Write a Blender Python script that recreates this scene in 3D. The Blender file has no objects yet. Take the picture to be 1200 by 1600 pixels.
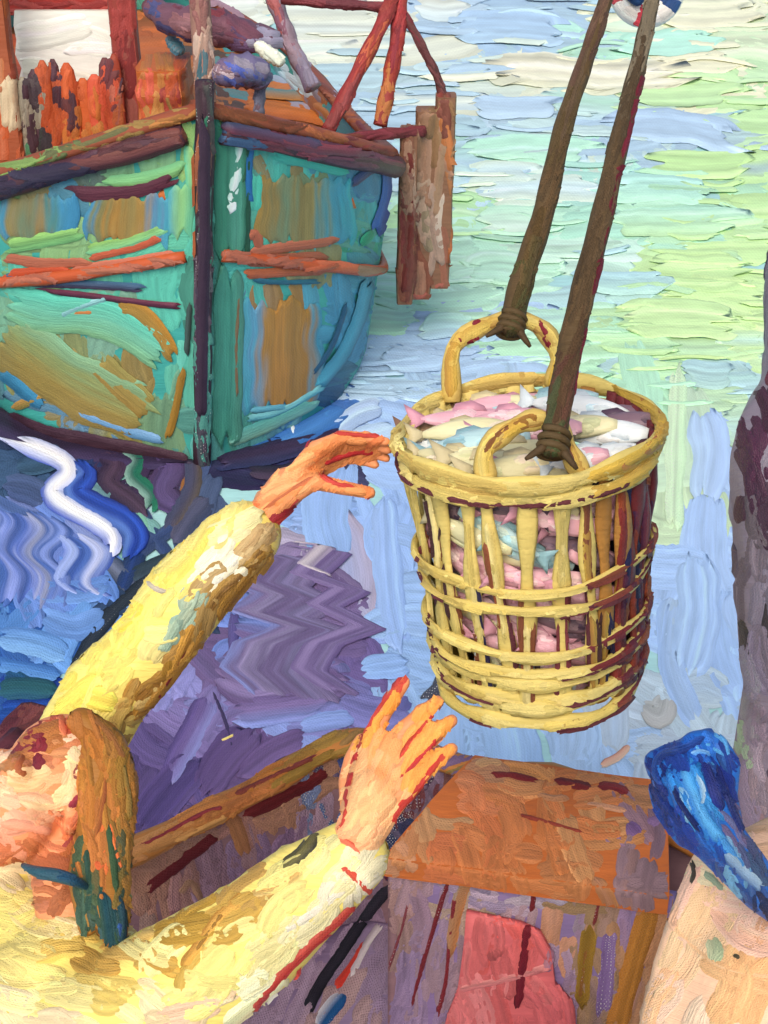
import bpy, math, random
import numpy as np
from mathutils import Vector, Matrix
from mathutils.bvhtree import BVHTree
from mathutils import noise as mn

RN = random.Random(11)
V = Vector
COL = bpy.context.scene.collection

# ------------------------------------------------------------------ camera
PITCH = math.radians(30)
CAM = V((0, 0, 2.8))
FWD = V((0, math.cos(PITCH), -math.sin(PITCH)))
UPV = V((0, math.sin(PITCH), math.cos(PITCH)))
RGT = V((1, 0, 0))
FPX = 800 / math.tan(math.radians(20))


def ray(x, y):
    return FWD + RGT * ((x - 600) / FPX) + UPV * ((800 - y) / FPX)


def D(x, y, d):                      # the point seen at (x, y), d metres ahead of the lens
    return CAM + ray(x, y) * d


def Z(x, y, z):                      # the point seen at (x, y) on the level z
    r = ray(x, y)
    return CAM + r * ((z - CAM.z) / r.z)


def proj(p):
    v = p - CAM
    d = v.dot(FWD)
    return 600 + v.dot(RGT) / d * FPX, 800 - v.dot(UPV) / d * FPX, d


def lin(h):
    h = h.lstrip('#')
    o = []
    for i in (0, 2, 4):
        c = int(h[i:i + 2], 16) / 255
        o.append(c / 12.92 if c <= .04045 else ((c + .055) / 1.055) ** 2.4)
    return np.array(o)


_lin = {}


def C(h):
    if isinstance(h, np.ndarray):
        return h
    if h not in _lin:
        _lin[h] = lin(h)
    return _lin[h]


def seeds(txt):
    out = []
    for s in txt.split():
        x, y, c = s.split(',')
        out.append((float(x), float(y), C(c)))
    return out


# ------------------------------------------------------------------ materials
def oil_paint(name, rough=.45, spec=.25, bump=.5, mottle=.25, grain=9.0):
    m = bpy.data.materials.new(name)
    m.use_nodes = True
    nt = m.node_tree
    N, L = nt.nodes, nt.links
    b = N['Principled BSDF']
    b.inputs['Roughness'].default_value = rough
    b.inputs['Specular IOR Level'].default_value = spec
    col = N.new('ShaderNodeAttribute'); col.attribute_name = 'Col'
    suv = N.new('ShaderNodeAttribute'); suv.attribute_name = 'suv'
    sep = N.new('ShaderNodeSeparateXYZ'); L.new(suv.outputs['Vector'], sep.inputs[0])

    def math_(op, a, b_=None, c=None):
        n = N.new('ShaderNodeMath'); n.operation = op
        for i, q in enumerate((a, b_, c)):
            if q is None:
                continue
            if isinstance(q, (int, float)):
                n.inputs[i].default_value = q
            else:
                L.new(q, n.inputs[i])
        return n.outputs[0]
    # bristle marks, drawn out along each stroke
    mp = N.new('ShaderNodeMapping'); mp.inputs['Scale'].default_value = (.018, .32, 0)
    L.new(suv.outputs['Vector'], mp.inputs['Vector'])
    br = N.new('ShaderNodeTexNoise'); br.inputs['Scale'].default_value = 1
    br.inputs['Detail'].default_value = 5; br.inputs['Roughness'].default_value = .65
    L.new(mp.outputs[0], br.inputs['Vector'])
    # lumps of paint
    tc = N.new('ShaderNodeTexCoord')
    lu = N.new('ShaderNodeTexNoise'); lu.inputs['Scale'].default_value = grain
    lu.inputs['Detail'].default_value = 7; lu.inputs['Roughness'].default_value = .6
    L.new(tc.outputs['Object'], lu.inputs['Vector'])
    # canvas weave
    su = math_('SINE', math_('MULTIPLY', sep.outputs[0], 1.15))
    sv = math_('SINE', math_('MULTIPLY', sep.outputs[1], 1.15))
    wv = math_('MULTIPLY', su, sv)
    # colour
    f1 = math_('MULTIPLY_ADD', br.outputs['Fac'], .42, .79)
    f2 = math_('MULTIPLY_ADD', lu.outputs['Fac'], mottle, 1 - mottle / 2)
    f = math_('MULTIPLY', f1, f2)
    vm = N.new('ShaderNodeVectorMath'); vm.operation = 'SCALE'
    L.new(col.outputs['Color'], vm.inputs[0]); L.new(f, vm.inputs['Scale'])
    # bare canvas threads showing where the paint was dragged on dry
    thr = math_('ADD', math_('MULTIPLY', wv, .5), math_('MULTIPLY', math_('SUBTRACT', br.outputs['Fac'], .5), 2.2))
    dry = math_('GREATER_THAN', math_('ADD', thr, math_('MULTIPLY', col.outputs['Alpha'], 1.1)), .75)
    dry = math_('MULTIPLY', dry, math_('GREATER_THAN', col.outputs['Alpha'], .02))
    mx = N.new('ShaderNodeMix'); mx.data_type = 'RGBA'
    L.new(dry, mx.inputs['Factor'])
    L.new(vm.outputs[0], mx.inputs[6])
    mx.inputs[7].default_value = (.74, .73, .68, 1)
    L.new(mx.outputs[2], b.inputs['Base Color'])
    # relief
    h = math_('ADD', math_('MULTIPLY', br.outputs['Fac'], .9), math_('MULTIPLY', lu.outputs['Fac'], .8))
    h = math_('ADD', h, math_('MULTIPLY', math_('MULTIPLY', wv, sep.outputs[2]), .19))
    bp = N.new('ShaderNodeBump'); bp.inputs['Strength'].default_value = bump
    bp.inputs['Distance'].default_value = .012
    L.new(h, bp.inputs['Height']); L.new(bp.outputs[0], b.inputs['Normal'])
    return m


# ------------------------------------------------------------------ base shapes: (verts, faces)
def tube(path, radii, seg=12, flat=1.0, up=None):
    vs, fs = [], []
    n = len(path)
    prev = None
    for i, p in enumerate(path):
        t = (path[min(i + 1, n - 1)] - path[max(i - 1, 0)]).normalized()
        a = (up[i] if isinstance(up, list) else up) if up is not None else prev
        if a is None:
            a = V((0, 0, 1)) if abs(t.z) < .9 else V((1, 0, 0))
        s = t.cross(a)
        if s.length < 1e-5:
            s = t.cross(V((1, 0, 0)))
        s.normalize()
        u = s.cross(t).normalized()
        prev = u
        r = radii[i] if isinstance(radii, (list, tuple)) else radii
        for k in range(seg):
            an = 2 * math.pi * k / seg
            vs.append(p + s * (r * math.cos(an)) + u * (r * flat * math.sin(an)))
    for i in range(n - 1):
        for k in range(seg):
            a, b = i * seg + k, i * seg + (k + 1) % seg
            fs.append((a, b, b + seg, a + seg))
    fs.append(tuple(range(seg))[::-1])
    fs.append(tuple(range((n - 1) * seg, n * seg)))
    return vs, fs


def curve(pts, n=24):                 # Catmull-Rom through 3-D points
    P = [pts[0] * 2 - pts[1]] + list(pts) + [pts[-1] * 2 - pts[-2]]
    out = []
    m = len(pts) - 1
    for k in range(n + 1):
        s = k / n * m
        i = min(int(s), m - 1)
        t = s - i
        a, b, c, d = P[i:i + 4]
        out.append(.5 * ((2 * b) + (c - a) * t + (2 * a - 5 * b + 4 * c - d) * t * t + (3 * b - a - 3 * c + d) * t ** 3))
    return out


def hexa(p, sub=1, jit=0):            # p: bottom 4 then top 4
    vs = [V(q) for q in p]
    fs = [(3, 2, 1, 0), (4, 5, 6, 7), (0, 1, 5, 4), (1, 2, 6, 5), (2, 3, 7, 6), (3, 0, 4, 7)]
    return vs, fs


def board(a, b, wv, tv):              # plank from a to b, half width vector, half thickness vector; worn edges
    vs, fs = [], []
    n = 7
    prof = [(-1, -.6), (-.86, -1), (.86, -1), (1, -.6), (1, .6), (.86, 1), (-.86, 1), (-1, .6)]
    for i in range(n):
        t = i / (n - 1)
        c = a.lerp(b, t)
        k = 1 + .05 * math.sin(i * 2.7 + a.x * 9)
        sh = .93 if i in (0, n - 1) else 1
        for u, w in prof:
            vs.append(c + wv * (u * k * sh) + tv * (w * k * sh))
    for i in range(n - 1):
        for k in range(8):
            q, r = i * 8 + k, i * 8 + (k + 1) % 8
            fs.append((q, r, r + 8, q + 8))
    fs.append(tuple(range(8))[::-1]); fs.append(tuple(range((n - 1) * 8, n * 8)))
    return vs, fs


def shell(grid, thick):               # closed shell from a grid of points; thick: vector or function(i,j)->vector
    r, c = len(grid), len(grid[0])
    vs = [p for row in grid for p in row]
    vs += [p + (thick(i, j) if callable(thick) else thick) for i, row in enumerate(grid) for j, p in enumerate(row)]
    o = r * c
    fs = []
    for i in range(r - 1):
        for j in range(c - 1):
            a = i * c + j
            fs.append((a, a + 1, a + c + 1, a + c))
            fs.append((o + a + c, o + a + c + 1, o + a + 1, o + a))
    rim = [j for j in range(c)] + [i * c + c - 1 for i in range(1, r)] + [(r - 1) * c + j for j in range(c - 2, -1, -1)] + [i * c for i in range(r - 2, 0, -1)]
    for k in range(len(rim)):
        a, b = rim[k], rim[(k + 1) % len(rim)]
        fs.append((b, a, o + a, o + b))
    return vs, fs


def cap(p0, p1, r0, r1, seg=14):      # tapered capsule
    d = p1 - p0
    L = max(d.length, 1e-6)
    t = d / L
    path, rad = [], []
    for k in range(5):
        a = math.pi / 2 * (1 - k / 4)
        path.append(p0 - t * (r0 * math.sin(a))); rad.append(max(r0 * math.cos(a), 1e-4))
    for k in range(1, 5):
        path.append(p0.lerp(p1, k / 5)); rad.append(r0 + (r1 - r0) * k / 5)
    for k in range(5):
        a = math.pi / 2 * k / 4
        path.append(p1 + t * (r1 * math.sin(a))); rad.append(max(r1 * math.cos(a), 1e-4))
    return tube(path, rad, seg)


def chain(pts, radii):
    return [cap(pts[i], pts[i + 1], radii[i], radii[i + 1]) for i in range(len(pts) - 1)]


def ell(c, ax, ra, seg=18):           # ellipsoid: centre, three axes, three radii
    vs, fs = [], []
    n = 10
    for i in range(1, n):
        th = math.pi * i / n
        for k in range(seg):
            ph = 2 * math.pi * k / seg
            vs.append(c + ax[0] * (ra[0] * math.sin(th) * math.cos(ph)) + ax[1] * (ra[1] * math.sin(th) * math.sin(ph)) + ax[2] * (ra[2] * math.cos(th)))
    for i in range(n - 2):
        for k in range(seg):
            a, b = i * seg + k, i * seg + (k + 1) % seg
            fs.append((a, a + seg, b + seg, b))
    o = len(vs)
    vs += [c + ax[2] * ra[2], c - ax[2] * ra[2]]
    for k in range(seg):
        fs.append((o, k, (k + 1) % seg))
        a = (n - 2) * seg
        fs.append((o + 1, a + (k + 1) % seg, a + k))
    return vs, fs


def blob(parts, voxel=.006, smooth=6):   # one continuous skin round a set of closed shapes
    vs, fs = [], []
    for v, f in parts:
        o = len(vs)
        vs += v
        fs += [tuple(i + o for i in q) for q in f]
    me = bpy.data.meshes.new('tmp')
    me.from_pydata([tuple(v) for v in vs], [], fs)
    me.validate()
    import bmesh
    bm = bmesh.new(); bm.from_mesh(me); bmesh.ops.recalc_face_normals(bm, faces=bm.faces); bm.to_mesh(me); bm.free()
    ob = bpy.data.objects.new('tmp', me)
    COL.objects.link(ob)
    m = ob.modifiers.new('r', 'REMESH'); m.mode = 'VOXEL'; m.voxel_size = voxel
    s = ob.modifiers.new('s', 'SMOOTH'); s.factor = .5; s.iterations = smooth
    dg = bpy.context.evaluated_depsgraph_get()
    out = bpy.data.meshes.new_from_object(ob.evaluated_get(dg))
    V_ = [v.co.copy() for v in out.vertices]
    F_ = [tuple(p.vertices) for p in out.polygons]
    bpy.data.objects.remove(ob); bpy.data.meshes.remove(me); bpy.data.meshes.remove(out)
    return V_, F_


# ------------------------------------------------------------------ a painted part
class Paint:
    def __init__(self, name, mat):
        self.name, self.mat = name, mat
        self.v, self.f, self.c, self.s, self.sm = [], [], [], [], []
        self.bv = None
        self.plane = None
        self.layer = 0.0

    def base(self, shape, hexcol, smooth=True, thin=0.0, jit=.06):
        vs, fs = shape
        o = len(self.v)
        c = C(hexcol)
        for p in vs:
            self.v.append(p)
            k = 1 + jit * (mn.noise(p * 7.0) + mn.noise(p * 23.0))
            self.c.append((*(c * k), 0))
            self.s.append((p.x * 300 + p.y * 120, p.z * 90 + p.y * 60, thin))
        for q in fs:
            self.f.append(tuple(i + o for i in q)); self.sm.append(smooth)
        self.bv = None
        return self

    def cast(self, x, y):
        r = ray(x, y)
        if self.plane is not None:
            if r.z > -.03:
                return None
            d = (self.plane - CAM.z) / r.z
            return CAM + r * d, V((0, 0, 1)), d
        if self.bv is None:
            self.bv = BVHTree.FromPolygons(self.v, self.f)
        L = r.length
        loc, nor, idx, dist = self.bv.ray_cast(CAM, r / L)
        if loc is None:
            return None
        if nor.dot(r) > 0:
            nor = -nor
        return loc, nor, dist / L

    def stroke(self, pts, width, cols, h=3.0, dry=0.0, thin=.25, ends=.16, lift=None, step=7, lane=5.0, streak=.12, taper=.55, wob=.12, frag=0.0, sharp=False, shift=None, along=None, _cast=None):
        """a loaded brush or knife stroke laid on this part, given by the points it passes as seen in the picture"""
        cols = [C(c) for c in (cols if isinstance(cols, (list, tuple)) else [cols])]
        if along is not None:
            along = [C(c) for c in along]
        P = [np.array(p, float) for p in pts]
        if len(P) == 1:
            P.append(P[0] + [1, 0])
        E = [2 * P[0] - P[1]] + P + [2 * P[-1] - P[-2]]
        ln = sum(np.linalg.norm(P[i + 1] - P[i]) for i in range(len(P) - 1))
        N = max(4, int(ln / step))
        M = max(3, int(width / lane))
        ss = []
        m = len(P) - 1

        def at(t):
            s = min(max(t, 0), 1) * m
            i = min(int(s), m - 1)
            u = s - i
            a, b, c, d = E[i:i + 4]
            if sharp:
                w_ = .16
                q = (c - b)
                if u < w_ and i > 0:
                    q = (c - b) * (.5 + .5 * u / w_) + (b - a) * (.5 - .5 * u / w_)
                if u > 1 - w_ and i < m - 1:
                    q = (c - b) * (.5 + .5 * (1 - u) / w_) + (d - c) * (.5 - .5 * (1 - u) / w_)
                return b + (c - b) * u, q / (np.linalg.norm(q) + 1e-9)
            p = .5 * (2 * b + (c - a) * u + (2 * a - 5 * b + 4 * c - d) * u * u + (3 * b - a - 3 * c + d) * u ** 3)
            q = .5 * ((c - a) + 2 * (2 * a - 5 * b + 4 * c - d) * u + 3 * (3 * b - a - 3 * c + d) * u * u)
            return p, q / (np.linalg.norm(q) + 1e-9)
        z0 = RN.random() * 100
        lift = self.layer if lift is None else lift
        cast = _cast or self.cast
        grid = []
        ej = ends
        t0s = [ej * min(1, max(0, .45 + .8 * mn.noise((j * .37 + z0, 2.2, 0)) + RN.uniform(-.22, .22))) for j in range(M + 1)]
        t1s = [1 - ej * min(1, max(0, .45 + .8 * mn.noise((j * .37 + z0, 8.8, 0)) + RN.uniform(-.22, .22))) for j in range(M + 1)]
        lj = [RN.gauss(0, streak) for _ in range(M + 1)]
        ve = RN.choice((-.78, .78)); ridge = RN.uniform(.1, .5) if self.plane is not None else RN.uniform(.2, 1.0)
        idx = -np.ones((N + 1, M + 1), int)
        dep = np.zeros((N + 1, M + 1))
        for j in range(M + 1):
            v = 2 * j / M - 1
            for i in range(N + 1):
                q = i / N
                t = t0s[j] + (t1s[j] - t0s[j]) * q
                p, tg = at(t)
                w = width / 2 * (1 + wob * 2 * mn.noise((t * ln * .02 + z0, 3.1 + (v > 0) * 9, 0)) + min(.16, 2.2 / width) * mn.noise((t * ln * .16 + z0, 7.7 + (v > 0) * 9, 0)))
                e = min(q, 1 - q) * N * step
                if e < width * .5:
                    w *= taper + (1 - taper) * min(1, e / (width * .5)) ** .5
                x, y = (p[0] - tg[1] * v * w, p[1] + tg[0] * v * w) if shift is None else (p[0] + shift[0] * v * w, p[1] + shift[1] * v * w)
                hit = cast(x, y)
                if hit is None:
                    continue
                loc, nor, d = hit
                px = d / FPX
                if j in (0, M) or i in (0, N):
                    hh = max(0, lift - 1.3) - .3
                else:
                    hh = lift + h * (.22 + ridge * math.exp(-((v - ve) / .16) ** 2) + .30 * mn.noise((x * .03, y * .03, z0)) + .40 * mn.noise((x * .11 + z0, y * .11, 1.7)) + .5 * max(0, (q - .86) / .14))
                    hh = max(hh, lift + .15)
                k = (v + 1) / 2 + .16 * mn.noise((t * ln * .012 + z0, j * 1.3, 0))
                kk = min(max(k, 0), 1) * (len(cols) - 1)
                a = min(int(kk), max(len(cols) - 2, 0))
                cc = cols[a] if len(cols) == 1 else cols[a] + (cols[a + 1] - cols[a]) * (kk - a)
                if along is not None:
                    kk = min(max(t + .10 * mn.noise((j * 1.7, z0, 0)), 0), 1) * (len(along) - 1)
                    a = min(int(kk), len(along) - 2)
                    cc = cc * .35 + (along[a] + (along[a + 1] - along[a]) * (kk - a)) * .65
                cc = cc * (1 + lj[j] + .10 * mn.noise((t * ln * .03 + z0, j * .9, 5)))
                idx[i, j] = len(self.v)
                dep[i, j] = d
                self.v.append(loc + nor * (hh * px))
                self.c.append((*np.clip(cc, .004, .9), dry))
                self.s.append((t * ln + z0 * 30, v * width / 2 + z0 * 17, thin))
        for i in range(N):
            for j in range(M):
                q = (idx[i, j], idx[i, j + 1], idx[i + 1, j + 1], idx[i + 1, j])
                if min(q) < 0 or (frag and RN.random() < frag * max(0, (abs(2 * i / N - 1) - .72) / .28)):
                    continue
                dd = (dep[i, j], dep[i, j + 1], dep[i + 1, j + 1], dep[i + 1, j])
                if max(dd) - min(dd) > .035 * min(dd) and self.plane is None:
                    continue
                self._f2.append(q)
        return self

    _f2 = None

    def begin(self):                  # freeze the shape the strokes are laid on
        self.cast(-5000, 0)
        self._f2 = []
        self.layer = .3
        return self

    def fill(self, box, sd, ang=0, length=90, width=24, n=None, cover=1.6, h=3, dry=0, thin=.3, jx=14, aj=10, sx=1.0, sy=1.0, poly=None, bend=.08, vis=None, mix=.3, streak=.1, ends=.12):
        """cover an area with strokes; colours come from the nearest of the colour notes sd"""
        sd = seeds(sd) if isinstance(sd, str) else sd
        X = np.array([(s[0], s[1]) for s in sd]); K = [s[2] for s in sd]
        x0, y0, x1, y1 = box
        if n is None:
            n = int(cover * (x1 - x0) * (y1 - y0) / (length * width))
        cells = []
        gx = max(1, int(math.sqrt(n * (x1 - x0) / max(y1 - y0, 1) * width / length * 1.0)) or 1)
        gy = max(1, int(n / gx))
        for a in range(gx):
            for b in range(gy):
                cells.append((x0 + (a + RN.random()) * (x1 - x0) / gx, y0 + (b + RN.random()) * (y1 - y0) / gy))
        RN.shuffle(cells)
        for x, y in cells:
            if poly is not None and not inside(poly, x, y):
                continue
            if self.cast(x, y) is None:
                continue
            if vis and not vis(x, y):
                continue
            d2 = ((X[:, 0] - x - RN.gauss(0, jx)) * sx) ** 2 + ((X[:, 1] - y - RN.gauss(0, jx)) * sy) ** 2
            o = np.argsort(d2)[:2]
            c1, c2 = K[o[0]], K[o[-1]]
            j = 1 + RN.gauss(0, .05)
            k2 = RN.random() * mix
            cl = [c1 * j, (c1 * (1 - k2) + c2 * k2) * (1 + RN.gauss(0, .05)), c1 * (1 + RN.gauss(0, .06))]
            an = math.radians((ang(x, y) if callable(ang) else ang) + RN.gauss(0, aj))
            L = length * (.55 + .9 * RN.random())
            W = width * (.6 + .8 * RN.random())
            dx, dy = math.cos(an) * L / 2, math.sin(an) * L / 2
            bn = RN.gauss(0, bend) * L
            self.stroke([(x - dx, y - dy), (x - dy / L * bn * 2, y + dx / L * bn * 2), (x + dx, y + dy)], W, cl, h=h, dry=dry if RN.random() < .5 else 0, thin=thin, lift=self.layer + RN.random() * .9, streak=streak, ends=ends)
        self.layer += .8
        return self

    def around(self, pal, length=.10, width=.032, cover=1.5, h=3, cap_n=900):
        """dabs over the sides of the part that are turned away or lie outside the picture"""
        pal = [C(c) for c in pal.split()]
        A, F = [], []
        for q in self.f:
            p = [self.v[i] for i in q]
            n = (p[1] - p[0]).cross(p[2] - p[0])
            for i in range(2, len(p) - 1):
                n = n + (p[i] - p[0]).cross(p[i + 1] - p[0])
            if n.length < 1e-10:
                continue
            c = sum(p, V((0, 0, 0))) / len(p)
            u, w_, d = proj(c)
            nn = n.normalized()
            vw = (c - CAM).normalized()
            if d > .1 and -20 < u < 1220 and -20 < w_ < 1620 and nn.dot(vw) < .12:
                continue
            A.append(n.length / 2); F.append((c, nn))
        if not A:
            return self
        tot = sum(A)
        n = min(cap_n, int(cover * tot / (length * width)))
        pm = 1 / 900
        for c, nn in RN.choices(F, A, k=n):
            t = nn.cross(V((0, 0, 1)))
            t = t.normalized() if t.length > .1 else V((1, 0, 0))
            b_ = nn.cross(t)

            def cst(x, y, c=c, nn=nn, t=t, b_=b_):
                o = c + nn * .25 + t * (x * pm) + b_ * (y * pm)
                loc, no, ix, ds = self.bv.ray_cast(o, -nn, .45)
                if loc is None or abs(no.dot(nn)) < .3 or abs(ds - .25) > .02 + length * .15:
                    return None
                return loc, (no if no.dot(nn) > 0 else -no), pm * FPX
            an = RN.gauss(math.pi / 2, .5)
            L = length * RN.uniform(.6, 1.3) / pm / 2
            k = RN.choice(pal) * (1 + RN.gauss(0, .06)); k2 = RN.choice(pal)
            self.stroke([(-math.cos(an) * L, -math.sin(an) * L), (RN.gauss(0, .06) * L, RN.gauss(0, .06) * L), (math.cos(an) * L, math.sin(an) * L)], width / pm * RN.uniform(.7, 1.3), [k, k * .75 + k2 * .25], h=h, lift=.3 + RN.random() * 1.5, thin=.1, lane=7, step=10, _cast=cst)
        return self

    def build(self, parent=None, **tags):
        fs = list(self.f) + (self._f2 or [])
        sm = list(self.sm) + [True] * len(self._f2 or [])
        org = V((0, 0, 0))
        p = parent
        while p is not None:
            org += V(p.location); p = p.parent
        me = bpy.data.meshes.new(self.name)
        me.from_pydata([tuple(v - org) for v in self.v], [], [tuple(int(i) for i in q) for q in fs])
        me.polygons.foreach_set('use_smooth', sm)
        a = me.attributes.new('Col', 'FLOAT_COLOR', 'POINT')
        a.data.foreach_set('color', np.array(self.c, np.float32).ravel())
        a = me.attributes.new('suv', 'FLOAT_VECTOR', 'POINT')
        a.data.foreach_set('vector', np.array(self.s, np.float32).ravel())
        me.update()
        me.materials.append(self.mat)
        o = bpy.data.objects.new(self.name, me)
        COL.objects.link(o)
        if parent is not None:
            o.parent = parent
        for k, v_ in tags.items():
            o[k] = v_
        self.ob = o
        return o


def inside(poly, x, y):
    r = False
    j = len(poly) - 1
    for i in range(len(poly)):
        xi, yi = poly[i]; xj, yj = poly[j]
        if (yi > y) != (yj > y) and x < (xj - xi) * (y - yi) / (yj - yi) + xi:
            r = not r
        j = i
    return r


def thing(name, loc, label, cat, group=None):
    o = bpy.data.objects.new(name, None)
    COL.objects.link(o)
    o.location = loc
    o.empty_display_size = .1
    o['label'] = label; o['category'] = cat
    if group:
        o['group'] = group
    return o

# ================================================================== world, light, camera
sc = bpy.context.scene
w = bpy.data.worlds.new('World'); sc.world = w; w.use_nodes = True
nt = w.node_tree
sky = nt.nodes.new('ShaderNodeTexSky'); sky.sky_type = 'NISHITA'; sky.sun_disc = False
SUN_EL, SUN_AZ = math.radians(47), math.radians(192)
sky.sun_elevation = SUN_EL; sky.sun_rotation = SUN_AZ
sky.dust_density = 4.0; sky.air_density = .8; sky.ozone_density = .3
nt.links.new(sky.outputs[0], nt.nodes['Background'].inputs['Color'])
nt.nodes['Background'].inputs['Strength'].default_value = .15
sl = bpy.data.lights.new('sun', 'SUN'); sl.energy = 1.5; sl.angle = math.radians(38); sl.color = (1, .94, .84)
so = bpy.data.objects.new('sun', sl); COL.objects.link(so)
sd_ = V((math.sin(SUN_AZ) * math.cos(SUN_EL), math.cos(SUN_AZ) * math.cos(SUN_EL), math.sin(SUN_EL)))
so.rotation_euler = sd_.to_track_quat('Z', 'Y').to_euler()
so.location = sd_ * 30
cd = bpy.data.cameras.new('camera'); co = bpy.data.objects.new('camera', cd); COL.objects.link(co)
co.location = CAM; co.rotation_euler = (math.radians(90) - PITCH, 0, 0)
cd.sensor_fit = 'VERTICAL'; cd.angle = math.radians(40); cd.clip_start = .05; cd.clip_end = 3000
sc.camera = co
sc.view_settings.view_transform = 'Standard'; sc.view_settings.look = 'None'; sc.view_settings.gamma = 1
sc.view_settings.exposure = EXPO = .27

M_WATER = oil_paint('water_paint', rough=.42, spec=.22, bump=.55, mottle=.12, grain=1.2)
M_HULL = oil_paint('hull_paint', rough=.45, spec=.25, bump=.5, mottle=.25, grain=3)
M_WOOD = oil_paint('wood_paint', rough=.5, spec=.2, bump=.6, mottle=.3, grain=6)
M_CLOTH = oil_paint('oilskin_paint', rough=.42, spec=.25, bump=.6, mottle=.14, grain=11)
M_SKIN = oil_paint('skin_paint', rough=.45, spec=.25, bump=.5, mottle=.15, grain=16)
M_WICKER = oil_paint('wicker_paint', rough=.5, spec=.2, bump=.6, mottle=.3, grain=18)
M_FISH = oil_paint('fish_paint', rough=.35, spec=.35, bump=.4, mottle=.25, grain=22)
M_ROPE = oil_paint('rope_paint', rough=.6, spec=.15, bump=.7, mottle=.35, grain=14)

# ================================================================== water
water = Paint('water', M_WATER)
g = 900.0
ys = [-6, 0, 3, 6, 10, 16, 26, 45, 90, 200, 500, 1400]
xs = [-900, -200, -60, -20, -8, -3, 0, 3, 8, 20, 60, 200, 900]
vs = [V((x, y, 0)) for y in ys for x in xs]
fs = [(j * 13 + i, j * 13 + i + 1, (j + 1) * 13 + i + 1, (j + 1) * 13 + i) for j in range(len(ys) - 1) for i in range(12)]
water.base((vs, fs), '#a3d2d2', jit=.02)
water.plane = 0.0
water.begin()
W_SEED = """640,20,e6ead0 700,30,a9c6dd 760,60,a5c6e2 700,100,b5d4dc 800,130,c9dcd0 860,110,e6e9cc 760,150,e4e8cc 900,60,a9c9dc 960,72,aee8cc 880,90,b0e6d0 1050,60,e6ecc8
1100,20,e8ecc8 1000,100,efeec6 950,130,efeec6 1050,130,eae9c4 1150,90,c4e8b4 1100,160,c0eaa4 700,190,a9c8dc 800,190,aac8dc 900,190,b4d0d0 1000,200,a7c6dc 1080,215,a2bfd8 1150,210,a4c0d6 1160,165,bfe9a0 1150,270,bfe798
1000,160,c4e8ac 780,230,b0e8cc 860,230,b2e8c8 950,290,a9dfd0 1050,320,b0e6c0 1120,330,bfe8a4 740,280,b4d4e6 740,330,bceeac 770,320,d8ecd6 800,360,b4e8c8 1000,360,ace6cc 1100,420,c4ea9c 720,400,b8eccf 760,430,bceccf 880,400,c2e8d0
960,430,a9d2da 1000,470,b6e4b0 1060,500,c8eca0 640,420,b8e8d0 600,520,b0eac8 570,590,aecfe8 640,570,a4c6e8 700,540,a9c8ea 760,500,b8e8c8 690,470,b6e8cc 960,560,b2e8c0 1010,560,c2eca6 1000,600,b0e6c4 1100,600,a9cfd6 1060,630,b0e6bc 1130,520,c8eca0
1160,650,c0e4a0 1060,700,cbe8b4 1110,700,a6c4e6 1130,760,a4c0e8 1090,830,a2c0e8 1070,790,c9e2a4 1150,790,b4d8b0 1060,900,a2c2ea 1120,900,a2c0e6 1080,1000,9cbeea 1040,1080,b4c8cc 1000,1120,b9c9d0 900,1160,a6c8ea 760,1130,9ec4ec 700,1140,9ec2ea
620,900,94b6e6 610,820,92b4e8 520,840,92b4e8 560,790,96b8e8 590,730,9cbce8 640,1030,96bcea 640,960,98bce8 650,1080,9cc0ea 450,900,8a7aa2 500,870,aea6bc 520,930,6c5a84 480,960,766690 560,920,75668f 570,1000,6e5e8a 420,1000,7a6a98 390,960,6f86c8 360,1050,6c5a84 480,1060,6d5a88
540,1050,6f6094 420,1120,705e8c 340,1130,7c6ea0 300,1200,5d4f80 250,1280,544672 380,1200,6a5580 440,1180,6a5484 500,1140,8c9cd4 330,1090,8c8cc4 450,1130,8496d4 520,1110,7c7cb4 590,950,8ea8dc
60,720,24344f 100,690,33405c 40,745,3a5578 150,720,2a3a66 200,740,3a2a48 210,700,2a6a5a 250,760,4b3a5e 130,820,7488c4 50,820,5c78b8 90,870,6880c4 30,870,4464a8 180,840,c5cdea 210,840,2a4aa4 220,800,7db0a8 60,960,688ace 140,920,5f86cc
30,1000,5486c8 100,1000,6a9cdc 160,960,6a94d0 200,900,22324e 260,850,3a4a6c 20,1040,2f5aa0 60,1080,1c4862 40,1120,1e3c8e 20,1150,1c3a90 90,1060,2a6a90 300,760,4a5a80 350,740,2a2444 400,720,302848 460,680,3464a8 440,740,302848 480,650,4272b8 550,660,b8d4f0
330,790,4a5878 280,700,30243c 20,660,24344f 150,690,2e2038 540,620,b4d2ee -200,900,5878b0 -200,500,a0d0cc -200,100,c0dcd8 1400,300,bfe7a0 1400,900,a2c0e6 1400,1300,9cbeea 300,1500,544672 700,1400,6c5a84"""  # the mauve seeds paint a reflection into the water
# under-painting, then lighter dabs laid level with the horizon
def wang(x, y):
    return 0


def soften(sd, col, k, test):
    c = C(col)
    return [(x, y, (q * (1 - k) + c * k) if test(x, y) else q) for x, y, q in sd]


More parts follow.
